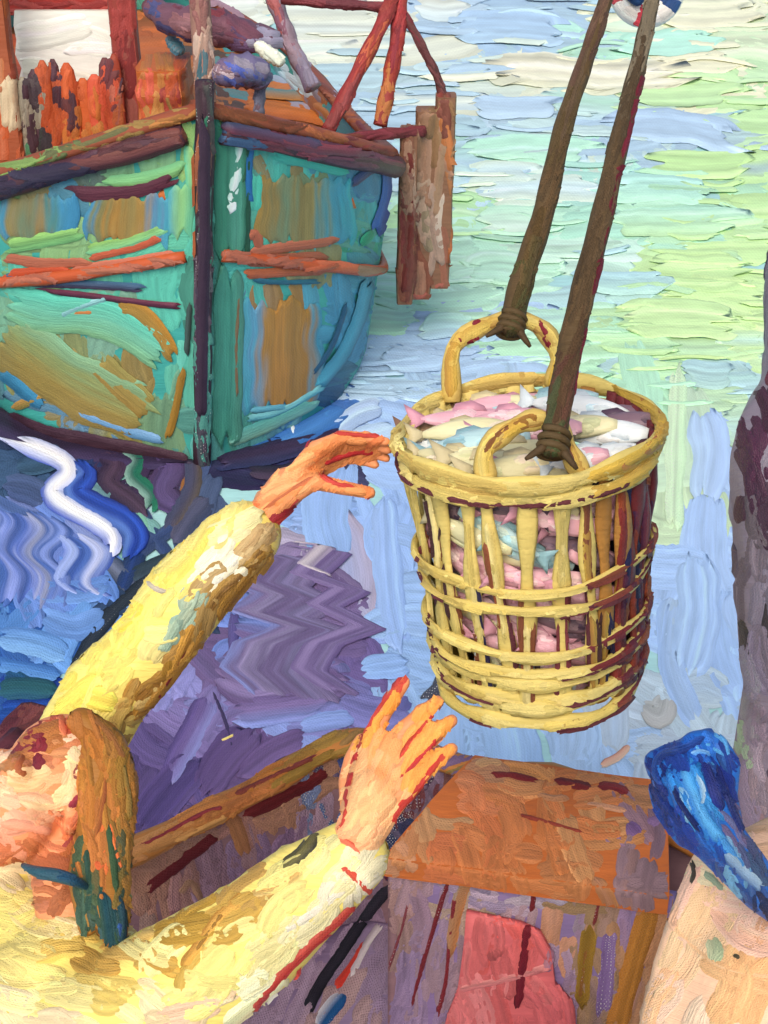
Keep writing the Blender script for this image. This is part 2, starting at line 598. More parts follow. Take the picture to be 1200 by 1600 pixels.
W_SEED = soften(seeds(W_SEED), 'cfe4d4', .10, lambda x, y: y < 640 and x > 520)
W_SEED = soften(W_SEED, 'a8c4e8', .2, lambda x, y: y >= 640 and x > 590)
water.fill((-420, -330, 1640, -20), W_SEED, 0, 210, 46, cover=2.2, h=3, sx=.6, aj=3, jx=40)
water.fill((1240, -30, 1700, 1300), W_SEED, 0, 170, 46, cover=2, h=3, sx=.62, aj=3)
water.fill((-420, 1350, 1640, 1900), W_SEED, 0, 240, 80, cover=2, h=2)
water.layer = .3
water.fill((-420, -30, 1260, 660), W_SEED, 0, 220, 60, cover=2.6, h=1.6, sx=.6, aj=2, jx=16)
water.fill((-420, 620, 1260, 1420), W_SEED, lambda x, y: 70 if RN.random() < .5 else 10, 150, 64, cover=2.8, h=1.2, aj=12, jx=12)
water.fill((440, -30, 1260, 640), W_SEED, 0, 170, 34, cover=1.3, h=1.6, sx=.62, aj=2, jx=14, bend=.03, mix=.8, ends=.3)
water.fill((480, 620, 1260, 1260), W_SEED, lambda x, y: 84 if RN.random() < .55 else 5, 150, 70, cover=1.3, h=.9, sx=.9, aj=5, jx=12, streak=.05, mix=.6)
water.fill((180, 850, 640, 1420), W_SEED, lambda x, y: -40 if RN.random() < .5 else 15, 110, 40, cover=1.1, h=1.8, aj=12, jx=8)
water.fill((-420, 640, 330, 1350), W_SEED, lambda x, y: 50 if (int(y / 60) % 2) else 125, 90, 30, cover=1.3, h=2, aj=12, jx=8)
water.fill((520, -30, 1240, 640), W_SEED, 0, 120, 8, cover=.22, h=2.6, sx=.62, aj=3, jx=22, bend=.06, ends=.3)

# ================================================================== moored fishing boat
W0 = Z(314, 722, 0)
_t = (W0.y - .10)
_r = ray(318, 150); HEAD = CAM + _r * ((_t - CAM.y) / _r.y)
YAW = math.radians(14)
AX = V((-math.sin(YAW), math.cos(YAW), 0)); LT = V((math.cos(YAW), math.sin(YAW), 0))
BOAT_L = 6.2


def zg(t):
    return .80 + (HEAD.z - .06 - .80) * math.exp(-t / .75) + .03 * max(0, t - 2)


def bg(t):
    k = 1.12 * (1 - math.exp(-t / .42))
    return k * (1 - .55 * max(0, (t - 3.2) / 3.0) ** 2)


def bw(t):
    k = 1.04 * (1 - math.exp(-t / .44))
    return k * (1 - .6 * max(0, (t - 3.0) / 3.2) ** 2)


def hull(t, v, s, out=0.0, zz=None):     # v: 0 at the keel line, 1 at the rail
    z = -.28 + (zg(t) + .28) * v
    u = max(0, z) / max(zg(t), .1)
    b = bw(t) + (bg(t) - bw(t)) * u ** .9
    if z < 0:
        b *= max(.0, 1 + z / .28) ** .5
    k = (z + .28) / (HEAD.z + .28)
    base = W0.lerp(HEAD, k)
    p = V((base.x, base.y, 0)) + AX * t + LT * (s * (b + out))
    p.z = z
    return p


boat = thing('fishing_boat', (W0.x, W0.y + 2, 0), 'moored fishing boat with teal hull, orange rubbing strakes and red wheelhouse posts', 'fishing boat')
TS = [0, .03, .08, .15, .24, .35, .5, .68, .9, 1.15, 1.5, 1.9, 2.4, 3.0, 3.7, 4.5, 5.3, BOAT_L]
VS = [i / 16 for i in range(17)]
hp = Paint('hull', M_HULL)
for s in (-1, 1):
    g1 = [[hull(t, v, s) for v in VS] for t in TS]
    hp.base(shell(g1, lambda i, j, s=s: LT * (-s * .05) + AX * .03), '#3f9c92')
tr = [[hull(BOAT_L, v, s) for v in VS] for s in (-1, -.5, 0, .5, 1)]
hp.base(shell(tr, AX * .06), '#3f9c92')
hp.begin()
H_SEED = """20,330,7c9a58 60,320,8a7a4a 120,320,3f84a0 160,320,5c6a58 200,330,9a7a4c 240,325,5a8ab0 265,330,3f7a90 20,370,7a9c60 100,375,86b070 160,385,7ab08a 240,380,5cc0a0 290,350,52b49a 280,290,9aba6a 295,240,84b46a 230,285,7cb080 40,410,58b8a0 150,420,52b89c 270,420,54bca4
40,450,52b8a0 100,455,58bca8 200,450,58c0a8 270,480,56bea6 30,500,7aa884 100,500,7aac8c 160,500,7aa890 240,520,6cb09c 290,540,5cb8a4 60,540,8c8a4e 120,560,86905a 180,560,7c9a74 230,600,947c3c 280,620,6aa080 60,590,8a7c40 130,620,8e7e42 200,650,8a8448 260,660,6c9068 300,600,58b8a0 300,680,4c8c80 20,600,3a7a90 50,640,5484a0 120,665,5a8aac
345,250,3a8a70 350,350,3c8874 350,450,3a8270 350,550,4a9a88 350,650,46988a 380,250,2f6a8a 400,240,48b0a0 460,240,46b4a4 520,250,3f8ea6 580,270,3c7aa0 400,320,50bca4 420,300,8a7850 470,320,86784c 500,330,6c8460 540,330,3c7e9c 570,330,3ea0a4 420,370,8a8058 480,370,8a8456 530,360,4f9888 580,380,2f9a78 395,370,54c0a8
390,440,50bcac 440,440,48a8ac 520,440,3f9cae 560,440,3a86a0 390,500,5a9cb4 430,500,a0783c 470,520,a07434 500,500,4a9ab0 540,500,3c8cac 380,560,4a9cac 420,580,947c40 460,580,8c8044 500,560,3f94b0 530,560,2f6c84 390,620,52a8b0 450,620,3f86ac 500,600,2a5c80 350,700,5cb0a8 420,650,6aa8ac -80,450,58b8a0 -80,600,84844a -80,330,7c9a58 650,300,3c8ca8"""
H_SEED = [(x, y, q * .84 + C("6a7870") * .13) for x, y, q in seeds(H_SEED)]
hp.fill((-160, 180, 330, 740), H_SEED, lambda x, y: (86 if RN.random() < .7 else 8), 110, 46, cover=2.6, h=1.2, aj=9, jx=8)
hp.fill((300, 170, 680, 740), H_SEED, lambda x, y: (86 if RN.random() < .7 else 5), 100, 44, cover=2.6, h=1.2, aj=9, jx=8)
b1 = hp

# upper wale and rubbing strakes wrap the hull
def strake(name, v0f, half, out, col, t1=4.0, tall=1.0):
    p = Paint(name, M_HULL)
    for s in (-1, 1):
        pts = []
        for i in range(26):
            t = .02 + (t1 - .02) * (i / 25) ** 1.6
            pts.append(hull(t, v0f(t, s), s, out))
        p.base(tube(pts, [half * (1 + .12 * math.sin(i * 1.9 + s)) for i in range(26)], 10, 1.0), col)
    return p.begin()


wale = strake('gunwale', lambda t, s: .965, .045, .015, '#4a2f38', 5.9)
wale.fill((-60, 170, 320, 330), "20,285,34283c 60,280,2a2438 120,265,4a3040 160,255,6a4038 220,240,44262c 280,220,6a3c38 300,205,7a4c40", -14, 70, 12, cover=2.4, h=3.5, aj=6)
wale.fill((320, 180, 640, 260), "400,205,3c5a7c 440,215,6a3440 480,225,7a3c48 520,230,5c3648 580,240,643848 610,235,74404a", 8, 70, 12, cover=2.4, h=3.5, aj=6)
s1 = strake('rubbing_strake', lambda t, s: .69 - (.12 * min(1, t) if s > 0 else 0), .025, .02, '#b4532e')
s1.fill((-60, 330, 330, 460), "20,395,a8624a 100,410,9a5844 180,400,a8664e 260,400,9c5a46 300,392,a86e54", 3, 80, 14, cover=2.6, h=4)
s1.fill((330, 330, 640, 460), "380,380,a8624c 450,385,9c5a46 520,380,b05a3c 560,400,8c7058", -3, 80, 14, cover=2.6, h=4)

# stem post
st = Paint('stem_post', M_WOOD)
pts = []
for i in range(13):
    k = i / 12
    q = W0.lerp(HEAD, k * 1.06 - .02); pts.append(q - AX * (.035))
st.base(tube(pts, [.036 + .004 * math.sin(i * 2.1) for i in range(13)], 8, .8, up=AX), '#3a2832')
st.begin()
st.fill((285, 130, 350, 740), "308,170,4a343c 303,250,94583c 312,300,46343e 306,400,54404c 308,500,443848 306,600,4c4050 310,700,443848 324,200,3a8468 326,300,4a7468 324,400,44866c 324,500,5a5a60 326,580,4c8c7c 324,660,4c8c80 328,250,6a5048 316,450,5a4a54", 88, 110, 12, cover=3.4, h=4, aj=3, jx=3, dry=.12)

# deck, bulwark inside
dk = Paint('deck', M_WOOD)
rows = []
for t in [.06, .2, .4, .7, 1.1, 1.6, 2.2, 3, 4, 5, 6.1]:
    rows.append([hull(t, .86, -1).lerp(hull(t, .86, 1), (s + 1) / 2) for s in (-1, -.6, -.2, .2, .6, 1)])
dk.base(shell(rows, V((0, 0, -.05))), '#b4622e')
dk.begin()
dk.fill((-60, -60, 660, 260), "400,165,b86228 450,160,c07030 500,170,a85c2a 560,185,b07434 600,195,a05a34 380,170,5a4a40 460,190,7c4a30 250,170,b4622e 300,170,a86a38 100,180,b05030 420,140,3f8c90 480,120,8e9ab0 470,60,c4d4dc", 8, 80, 18, cover=2.2, h=3, aj=8)
rail_out = Paint('rail_cap', M_WOOD)
for s in (-1, 1):
    pts = [hull(t, 1.0, s, -.03) + V((0, 0, .02)) for t in [.0, .1, .25, .45, .7, 1, 1.4, 1.9, 2.5, 3.2, 4, 5, 6.1]]
    rail_out.base(tube(pts, [.05] * 13, 8, .6), '#8a4a34')
rail_out.begin()
rail_out.fill((-60, 100, 330, 300), "20,270,7c9a58 100,255,5c6040 200,230,8a7040 280,200,a06a38", -14, 70, 12, cover=2.2, h=3)
rail_out.fill((330, -40, 640, 250), "400,180,7c4a30 450,190,74402e 520,205,9c5a38 600,210,7a3434 470,110,94889c 440,50,9a7c88", 20, 60, 12, cover=2.2, h=3, aj=20)
for p in (hp, wale, s1, st, dk, rail_out):
    p.pending = boat
ALL = [hp, wale, s1, st, dk, rail_out]

# wheelhouse
def vert(x, y, d, ytop):               # upright line over the pixel (x, y) at depth d up to picture height ytop
    a = D(x, y, d)
    r = ray(x, ytop)
    k = (a.y - CAM.y) / r.y
    b = CAM + r * k
    return a, V((a.x, a.y, b.z))


whd = 6.75
wh = ALL


def post(name, x, y0, y1, d, wpx, col, sd, mat=M_WOOD):
    a, b = vert(x, y0, d, y1)
    p = Paint(name, mat)
    hw = wpx / 2 * d / FPX
    p.base(board(a, b, RGT * hw, V((0, 1, 0)) * hw * .8), col, smooth=False)
    p.begin()
    p.fill((x - wpx, min(y0, y1) - 10, x + wpx, max(y0, y1) + 10), sd, 89, 80, max(9, wpx * .45), cover=3.2, h=4, aj=4)
    p.pending = boat
    wh.append(p)
    return p


post('post', 20, 250, -120, 6.75, 44, '#9a5438', "8,40,b4683c 30,60,8a4438 15,120,b86a40 30,150,c8b898 10,200,b85a34 35,200,8a7c68")
post('post', 210, 225, -120, 6.8, 40, '#8e3f38', "198,40,9c4440 215,60,7c3434 225,120,8a4c44 200,160,94483c 205,200,8a5048 220,190,a05a4c")
pn = Paint('window_pane', oil_paint('pale_pane_paint', .3, .3, .25, .06, 5))
a, b = vert(118, 150, 6.86, 16)
hw = 82 * 6.86 / FPX
pn.base(board(a, b, RGT * hw, V((0, .02, 0))), '#f2f3ea', smooth=False)
pn.begin()
pn.fill((35, 10, 205, 155), "60,60,f4f5ee 120,60,f0f4ea 180,60,f4f4ec 100,110,e8f0e0 160,120,f2f0e2", 4, 120, 40, cover=1.5, h=1.2)
pn.pending = boat; wh.append(pn)
ln_ = Paint('lintel', M_WOOD)
l0, l1 = D(-90, 12, 6.7), D(212, 8, 6.74)
ln_.base(board(l0, l1, V((0, 0, .038)), V((0, .03, 0))), '#a83a34', smooth=False)
ln_.begin()
ln_.fill((0, -10, 215, 30), "60,15,a84c48 120,14,983c3a 180,10,c05a54 100,5,8a3030", 0, 90, 12, cover=3, h=4)
ln_.pending = boat; wh.append(ln_)
bd = Paint('wheelhouse', M_WOOD)
for i, (x, yt, wd, c) in enumerate([(-60, 110, 40, '8a4a38'), (-25, 95, 40, '9a5438'), (52, 120, 22, '8a8474'), (70, 108, 24, '4a343c'), (84, 94, 22, 'a8502e'), (100, 92, 20, '5a3c40'), (120, 98, 26, 'b4522e'), (142, 122, 26, 'b85a30'), (160, 116, 28, 'c0543c'), (178, 90, 24, '6a3c40'), (192, 84, 20, '94402e')]):
    a, b = vert(x, 262 - x * .1, 6.74 + .012 * (i % 2), yt)
    hw = wd / 2 * 6.7 / FPX
    pts = [a.lerp(b, k) for k in (0, .2, .4, .6, .8, .93, 1)]
    bd.base(tube(pts, [hw, hw * 1.1, hw, hw * 1.06, hw, hw * .8, hw * .3], 10, .4, up=V((0, 1, 0))), '#' + c)
bd.begin()
bd.fill((-20, 88, 205, 262), "52,170,8a8474 62,200,4a343c 72,150,3a2c38 85,120,b85a38 82,180,b4522e 95,110,4a3844 90,190,a8502e 105,180,4a343c 112,210,b06a34 125,110,b4522e 135,140,c0603a 140,190,a86030 160,140,c0543c 165,190,b04c34 150,215,a87038 178,110,4a3440 185,160,a06050 195,150,6a3c40 190,190,94502e 60,230,3a3438 40,235,4a7a58", 86, 60, 14, cover=3.0, h=4.5, aj=6, jx=4)
bd.pending = boat; wh.append(bd)
whs = []
for xx, yy, tk in ((222, 215, -.04), (-330, 290, .04)):
    sd = Paint('side_wall', M_WOOD)
    a, b = vert(xx, yy, 6.85, -120)
    whs.append(b)
    g0 = [[a + AX * u * .5 + (b - a) * v for v in (0, .25, .5, .75, 1)] for u in (0, .5, 1, 1.5, 2, 2.6)]
    sd.base(shell(g0, V((tk, 0, 0))), '#8a4440')
    sd.begin(); sd.pending = boat; wh.append(sd)
if True:
    b, b2 = whs
    rf = Paint('roof', M_WOOD)
    g0 = [[b2.lerp(b, u) + AX * (v * 1.5 - .12) + V((0, 0, .04 + .07 * math.sin(u * 3.14))) + RGT * (.1 * (u - .5) * 2) for v in (0, .5, 1)] for u in (0, .2, .4, .6, .8, 1)]
    rf.base(shell(g0, V((0, 0, .05))), '#d8d4c4'); rf.begin(); rf.pending = boat; wh.append(rf)

# orange locker boards right of the wheelhouse, mast, furled sail, tripod, boom
lk = Paint('locker', M_WOOD)
a, b = vert(264, 208, 6.45, 96)
lk.base(board(a, b, RGT * (38 * 6.45 / FPX), V((0, .2, 0))), '#b06030', smooth=False)
lk.begin()
lk.fill((222, 90, 306, 215), "235,130,c05a48 245,170,b85a30 260,120,a8502e 275,140,8a3a38 270,170,984438 290,160,b06a38 250,195,b08048 285,190,8a7040 240,105,a8703c", 84, 60, 14, cover=3, h=4, jx=5)
lk.pending = boat; wh.append(lk)

ms = Paint('mast', M_WOOD)
a, b = vert(322, 160, 6.05, -160)
ms.base(tube([a.lerp(b, k / 8) for k in range(9)], [.045] * 9, 10), '#9a7468')
ms.begin()
ms.fill((295, -20, 350, 165), "312,20,8a5a58 325,40,b89888 318,90,c8b0a0 330,110,b09484 322,140,9a7868 310,130,46707c", 88, 60, 11, cover=3, h=4)
ms.pending = boat; wh.append(ms)


def bundle(name, pts, dep, rpx, col, sd, box, ang, mat=M_CLOTH, flat=.8):
    p = Paint(name, mat)
    ps = curve([D(x, y, dep + dz) for x, y, dz in pts], 16)
    rr = [max(.3, math.sin(math.pi * (i + .8) / 18.6) ** .45) * (1 + .12 * math.sin(i * 2.3)) * rpx * dep / FPX for i in range(17)]
    p.base(tube(ps, rr, 12, flat), col)
    p.begin()
    p.fill(box, sd, ang, 60, max(9, rpx * .6), cover=2.8, h=4.5, aj=9, jx=6)
    p.pending = boat
    wh.append(p)
    return p


bundle('furled_sail', [(232, 8, .1), (275, 32, 0), (330, 40, -.08), (385, 58, 0), (432, 62, .1)], 6.2, 34, '#6a4a58', "245,12,48507c 275,20,6a3c4c 265,38,3c3c60 300,30,8a6064 350,20,8a3c44 370,50,7a4654 345,60,8a5c68 410,40,8c8494 425,60,9a94a8 390,70,70587a", (225, -15, 445, 100), 18)
bundle('blue_sail_bag', [(338, 120, 0), (362, 112, -.03), (395, 112, 0), (408, 132, .05)], 6.0, 33, '#6a6484', "345,100,8a7078 355,105,6a5a78 370,105,7a7088 380,125,4c5aa0 365,125,5060a4 400,120,6a6c90 392,100,8a8494 350,122,b8a8b0 410,130,54607c 400,95,8a8c9c", (315, 75, 435, 155), 28)
bundle('pale_fender', [(398, 66, 0), (412, 78, 0), (432, 92, 0), (442, 100, 0)], 6.15, 14, '#d8dcc8', "405,72,e4e8d8 425,85,dce4d0 435,98,c8d0c0", (385, 50, 450, 112), 30)
bundle('side_light', [(262, 58, 0), (270, 66, 0), (278, 76, 0), (284, 84, 0)], 6.3, 13, '#6a8490', "262,60,3c6478 272,72,4a7c8c 280,80,8a8464", (235, 45, 300, 95), 35)

def spar(name, pts, rpx, col, sd, ang, deps=None, mat=M_WOOD, target=None):
    p = Paint(name, mat)
    q = curve([D(x, y, d) for x, y, d in pts], 14)
    p.base(tube(q, [rpx * (1 + .13 * math.sin(i * 1.7 + pts[0][0])) * pts[0][2] / FPX for i in range(15)], 9), col)
    p.begin()
    X = [a[0] for a in pts]; Y = [a[1] for a in pts]
    p.fill((min(X) - rpx, min(Y) - rpx, max(X) + rpx, max(Y) + rpx), sd, ang, 55, max(8, rpx * 1.0), cover=3.4, h=3.5, aj=6)
    p.pending = boat if target is None else target
    wh.append(p)
    return p


spar('tripod_leg', [(512, 205, 6.3), (555, 120, 6.35), (600, 30, 6.4), (622, -30, 6.45)], 12, '#8a3434', "515,200,7a3a38 540,150,9c4440 555,110,8a3030 575,75,b05a3c 600,30,863434 560,130,7c3c3c", -62)
spar('tripod_leg', [(594, 196, 6.5), (608, 130, 6.48), (622, 50, 6.45), (628, -30, 6.45)], 12, '#8e3a34', "594,190,863434 600,150,a86a3c 612,110,94382e 620,60,7c2c34 628,20,a03c3c", -80)
spar('crossbar', [(440, -2, 6.5), (500, 4, 6.48), (560, 8, 6.46), (632, 14, 6.44)], 8, '#6a3438', "480,5,7a3a40 540,10,5c2c34 600,15,74343a", 5)
spar('rail_strut', [(418, -30, 6.6), (440, 30, 6.6), (462, 85, 6.6), (490, 138, 6.6)], 13, '#8c7c88', "425,10,a05a58 440,40,7a5060 455,70,94808c 470,100,8a8498 488,130,7c7088", 64)
spar('rail_post', [(412, 100, 6.1), (410, 120, 6.1), (406, 150, 6.1), (404, 178, 6.1)], 9, '#6c6c7a', "410,110,5c6478 405,140,74788c 404,170,6a5058", 95)
spar('boom', [(500, 222, 6.25), (550, 216, 6.3), (600, 209, 6.4), (662, 205, 6.5)], 9, '#6a3034', "520,220,6c3c30 560,216,7a3438 610,210,74343c 650,205,6a3034", -4)

# ================================================================== timber fender hung beside the boat
fd = thing('timber_fender', D(668, 470, 6.45), 'weathered brown timber fender hanging by a rope beside the teal hull', 'fender')
tf = Paint('timber', M_WOOD)
for (xa, ya, xb, yb, w_, dd) in ((640, 200, 634, 470, 24, 0), (668, 170, 660, 462, 30, .02), (697, 148, 692, 445, 27, -.01)):
    a, b = D(xa, ya, 6.5 + dd), D(xb, yb, 6.5 + dd)
    b = V((a.x + (b.x - a.x), a.y, CAM.z + ray(xb, yb).z * ((a.y - CAM.y) / ray(xb, yb).y)))
    tf.base(board(a, b, RGT * (w_ * .62 * 6.5 / FPX), V((0, .06, 0))), '#7c5a44', smooth=False)
tf.begin()
tf.fill((610, 140, 728, 485), "640,220,7a5240 635,300,74423a 650,350,6a3430 645,400,70423a 630,440,7c4c3a 660,200,8c6a54 675,230,9a7c68 690,190,846a4c 710,170,a06850 705,250,76724c 715,220,a8683c 700,330,8a7c64 690,380,9c8474 675,320,a48c78 665,440,8a6450 695,420,8e5c48 680,450,846048 660,280,9a7a64 655,160,8c4c40 715,320,a06a44 690,150,6a3c34 625,240,8c6a54", 87, 110, 17, cover=3.2, h=5, aj=5, jx=7)
for a_, c_, w_ in (([(640, 215), (643, 300), (640, 380), (628, 470)], '6c322c', 13), ([(712, 165), (715, 250), (708, 350), (700, 430)], 'a0603c', 8), ([(690, 300), (683, 350), (690, 400)], 'b8a898', 14), ([(625, 190), (660, 160), (700, 146)], '7a3c34', 14), ([(640, 465), (665, 462), (700, 440)], '8c5044', 14)):
    tf.stroke(a_, w_, ['#' + c_], h=6)
tf.pending = fd; ALL.append(tf)
spar('hanging_rope', [(628, 18, 6.45), (650, 55, 6.45), (668, 90, 6.47), (684, 122, 6.5), (694, 160, 6.52)], 7, '#5c3434', "640,40,6a2c34 660,70,5c3838 680,110,6a4040 690,140,4a3030", 58, mat=M_ROPE, target=fd)

# ================================================================== hoist ropes and the ring at the block
BD = 2.36
for k, (pp, lab, sd, dark) in enumerate((
    ([(796, 522, 2.5), (815, 440, 2.53), (850, 330, 2.57), (880, 200, 2.63), (915, 95, 2.7), (948, -5, 2.78), (985, -120, 2.9), (1020, -260, 3.0)], 'brown hoist rope tied to the far handle of the wicker basket', "800,500,4c4a2c 815,430,4a3e24 830,380,564428 850,320,5c4830 865,260,50402c 880,200,5a4a30 900,130,5c4c38 920,80,5a4438 940,20,6a5440", 0),
    ([(862, 712, 2.16), (880, 600, 2.2), (905, 480, 2.26), (940, 340, 2.34), (975, 190, 2.45), (1004, 70, 2.56), (1022, -30, 2.66), (1040, -260, 2.9)], 'brown hoist rope with a dark red edge tied to the near handle of the basket', "860,690,4a5034 870,640,5a3c30 890,560,54402c 900,480,5c4830 920,400,50402c 935,340,5c4a34 960,240,54442f 985,140,50412e 1000,80,7a705c", 1))):
    r_ = thing('hoist_rope', D(*pp[0]), lab, 'rope', 'hoist ropes of the basket')
    p = Paint('strand', M_ROPE)
    q = curve([D(*a) for a in pp], 44)
    wpx = lambda y: 11.5 + 8.5 * min(1, max(0, (y + 20) / 480))
    p.base(tube(q, [(wpx(proj(a)[1]) + .8 * math.sin(i * 1.4)) * proj(a)[2] / FPX for i, a in enumerate(q)], 10), '#54432c')
    p.begin()
    xs_ = [a[0] for a in pp]
    p.fill((770, -30, 1060, 745), sd, -74 if k else -72, 120, 13, cover=4.2, h=3, aj=3)
    if k:
        for a_ in ([(893, 640), (905, 560), (918, 500)], [(920, 470), (940, 390), (950, 350)], [(948, 345), (962, 280), (968, 255)], [(970, 250), (985, 180), (992, 150)], [(990, 160), (1003, 110)]):
            p.stroke([(x + 4, y) for x, y in a_], 15, ['#6a2430', '#5c1c2c'], h=5)
        p.stroke([(852, 655), (850, 620), (862, 590)], 12, ['#5c6038'], h=5)
        p.stroke([(866, 720), (872, 690), (880, 650)], 15, ['#3c4c30', '#5c5c38'], h=5)
    else:
        p.stroke([(815, 465), (830, 400), (842, 360)], 24, ['#6c5638', '#4c4428', '#5a4a34'], h=5)
    p.build(r_)
    # turns of the same rope lashed round the handle
    kp = Paint('lashing', M_ROPE)
    ctr = q[0].lerp(q[1], .7)
    ax_ = (q[3] - q[0]).normalized(); sx_ = ax_.cross(FWD).normalized(); ux_ = sx_.cross(ax_)
    loops = []
    for z in range(3):
        for a in range(0, 360, 24):
            c_, s_ = math.cos(math.radians(a)), math.sin(math.radians(a))
            loops.append(ctr + ax_ * ((z + a / 360) * .013 - .012) + sx_ * (.021 * c_) + ux_ * (.021 * s_))
    for sg in (-1, 1):
        loops2 = [ctr + ax_ * (.0 - .02 * t) + sx_ * (sg * (.012 + .02 * t)) - FWD * .012 for t in (0, .35, .7, 1.05, 1.4)]
        kp.base(tube(loops2, [.007, .007, .006, .005, .003], 7), '#4c3c28')
    kp.base(tube(loops, [.0062] * len(loops), 7), '#54442c')
    kp.begin(); kp.build(r_)

ring = thing('life_ring', D(1011, -18, 2.95), 'red and white striped ring hanging at the top of the hoist ropes', 'life ring')
rg = Paint('ring_body', M_CLOTH)
RC = D(1011, -18, 2.98)
e1, e2 = RGT, (UPV * .95 + FWD * -.2).normalized()
R0, R1 = 42 * 2.98 / FPX, 18 * 2.98 / FPX
vs, fs = [], []
for i in range(40):
    a = 2 * math.pi * i / 40
    c = e1 * math.cos(a) + e2 * math.sin(a)
    for j in range(14):
        b = 2 * math.pi * j / 14
        vs.append(RC + c * (R0 + R1 * math.cos(b)) + e1.cross(e2) * (R1 * math.sin(b)))
        fs.append((i * 14 + j, ((i + 1) % 40) * 14 + j, ((i + 1) % 40) * 14 + (j + 1) % 14, i * 14 + (j + 1) % 14))
rg.base((vs, fs), '#e8e4dc')
rg.begin()
for a0, a1, c in ((185, 205, 'd0505a'), (205, 222, 'f0ece4'), (222, 250, 'ece4dc'), (250, 272, 'd04450'), (272, 292, 'f2ece6'), (292, 318, 'eee8e0'), (318, 338, '2c4c80'), (338, 352, 'f0ece4'), (352, 378, 'c05440'), (170, 186, 'f0ece8'), (20, 50, 'f0ece4'), (50, 80, 'd04450'), (80, 110, 'f0ece4'), (110, 140, 'd04450'), (140, 170, 'eee8e0')):
    for rr in (-.5, .3):
        rg.stroke([(1011 + (42 + 17 * rr) * math.cos(math.radians(a)), -18 - (42 + 17 * rr) * math.sin(math.radians(a))) for a in (a0 - 4, (a0 + a1) / 2, a1 + 4)], 30, ['#' + c], h=3, ends=.03, step=3, lane=4, taper=.95)
rg.build(ring)
kn = Paint('block', M_ROPE)
kn.base(cap(D(985, -14, 2.95), D(996, -2, 2.95), .018, .015), '#24406a'); kn.begin()
kn.fill((955, -30, 1030, 45), "980,0,1f3a66 1000,15,2a4a78", 30, 40, 9, cover=3)
kn.build(ring)

# ================================================================== wicker basket of fish
RC_ = D(823, 670, BD)
dirv = ray(841, 1030)
BC_ = CAM + dirv * ((RC_.z - .452 - CAM.z) / dirv.z)
axb = (RC_ - BC_).normalized()
ea = (RGT - axb * RGT.dot(axb)).normalized()
eb = axb.cross(ea)
if eb.dot(FWD) > 0:
    eb = -eb                            # eb points at the camera side
HB = (RC_ - BC_).length
RT_, RB_ = .207, .175


def bk(a, v, dr=0.0):                   # a degrees from the right, 90 faces the camera; v 0 bottom .. 1 rim
    r = RB_ + (RT_ - RB_) * max(v, 0) ** .85 + dr
    an = math.radians(a)
    return BC_ + (RC_ - BC_) * v + ea * (r * math.cos(an)) + eb * (r * math.sin(an))


basket = thing('wicker_basket', BC_, 'round yellow wicker basket heaped with fish, hanging from two brown hoist ropes', 'basket')
BK = []


def bpart(name, col, mat=M_WICKER):
    p = Paint(name, mat); p.pending = basket
    BK.append(p)
    return p


bt = bpart('basket_bottom', '#a8883c')
rows = [[BC_ + (bk(a, 0) - BC_) * q for a in range(0, 361, 15)] for q in (.02, .5, 1)]
bt.base(shell(rows, axb * .02), '#a8883c'); bt.begin()
backing = bpart('dark_backing', '#3a3048')  # added dark cylinder behind the staves, blocks the view through the gaps
rows = [[bk(a, v, -.05) for a in range(0, 361, 15)] for v in (0, .25, .5, .72)]
backing.base(shell(rows, axb * .001 + V((0, 0, .001))), '#3c3040'); backing.begin()
RIBC = {}
for i in range(34):
    a = i * 360 / 26 + RN.uniform(-3, 3) if i < 26 else (-30 + (i - 26) * 11 + RN.uniform(-2, 2))
    x = bk(a, .5)
    sc_ = math.cos(math.radians(a))
    col = '#d4bf70' if sc_ < .45 else ('#a8783c' if sc_ < .7 else '#6a2c30')  # shade on the right side is painted into the stave colours
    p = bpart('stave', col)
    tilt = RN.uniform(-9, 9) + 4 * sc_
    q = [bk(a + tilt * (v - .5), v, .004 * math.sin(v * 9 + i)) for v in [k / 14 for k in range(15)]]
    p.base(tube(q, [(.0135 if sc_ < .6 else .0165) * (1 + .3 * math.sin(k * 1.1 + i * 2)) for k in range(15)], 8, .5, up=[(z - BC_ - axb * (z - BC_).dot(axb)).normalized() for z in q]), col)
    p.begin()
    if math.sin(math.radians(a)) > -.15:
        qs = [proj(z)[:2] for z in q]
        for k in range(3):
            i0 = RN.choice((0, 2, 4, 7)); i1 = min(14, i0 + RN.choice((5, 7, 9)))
            pool = (['dcc878', 'e0cc84', 'd0bc6c', 'd4c074', 'ccb464', 'e4d694'] if sc_ < .3 else ['b89040', 'c8a850', '8a5c38', '7a4038', 'd0b050'] if sc_ < .62 else ['742c30', '6a2830', '8a3834', '5a2434', '2a2850', '96482e'])  # reds and navy paint the basket's shaded side
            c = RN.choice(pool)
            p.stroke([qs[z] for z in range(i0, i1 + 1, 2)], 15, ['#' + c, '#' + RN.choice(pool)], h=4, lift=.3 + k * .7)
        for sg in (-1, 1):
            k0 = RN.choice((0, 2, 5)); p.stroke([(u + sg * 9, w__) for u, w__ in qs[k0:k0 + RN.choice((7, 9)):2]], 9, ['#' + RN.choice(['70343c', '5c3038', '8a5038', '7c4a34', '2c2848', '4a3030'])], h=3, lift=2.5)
    x_, y_, _ = proj(q[7])
hoops = [('rim', 1.0, .018, .012, 1), ('hoop', .52, .011, .010, 0), ('hoop', .245, .012, .010, 0), ('hoop', .12, .016, .006, 0), ('hoop', .01, .018, .006, 0)]
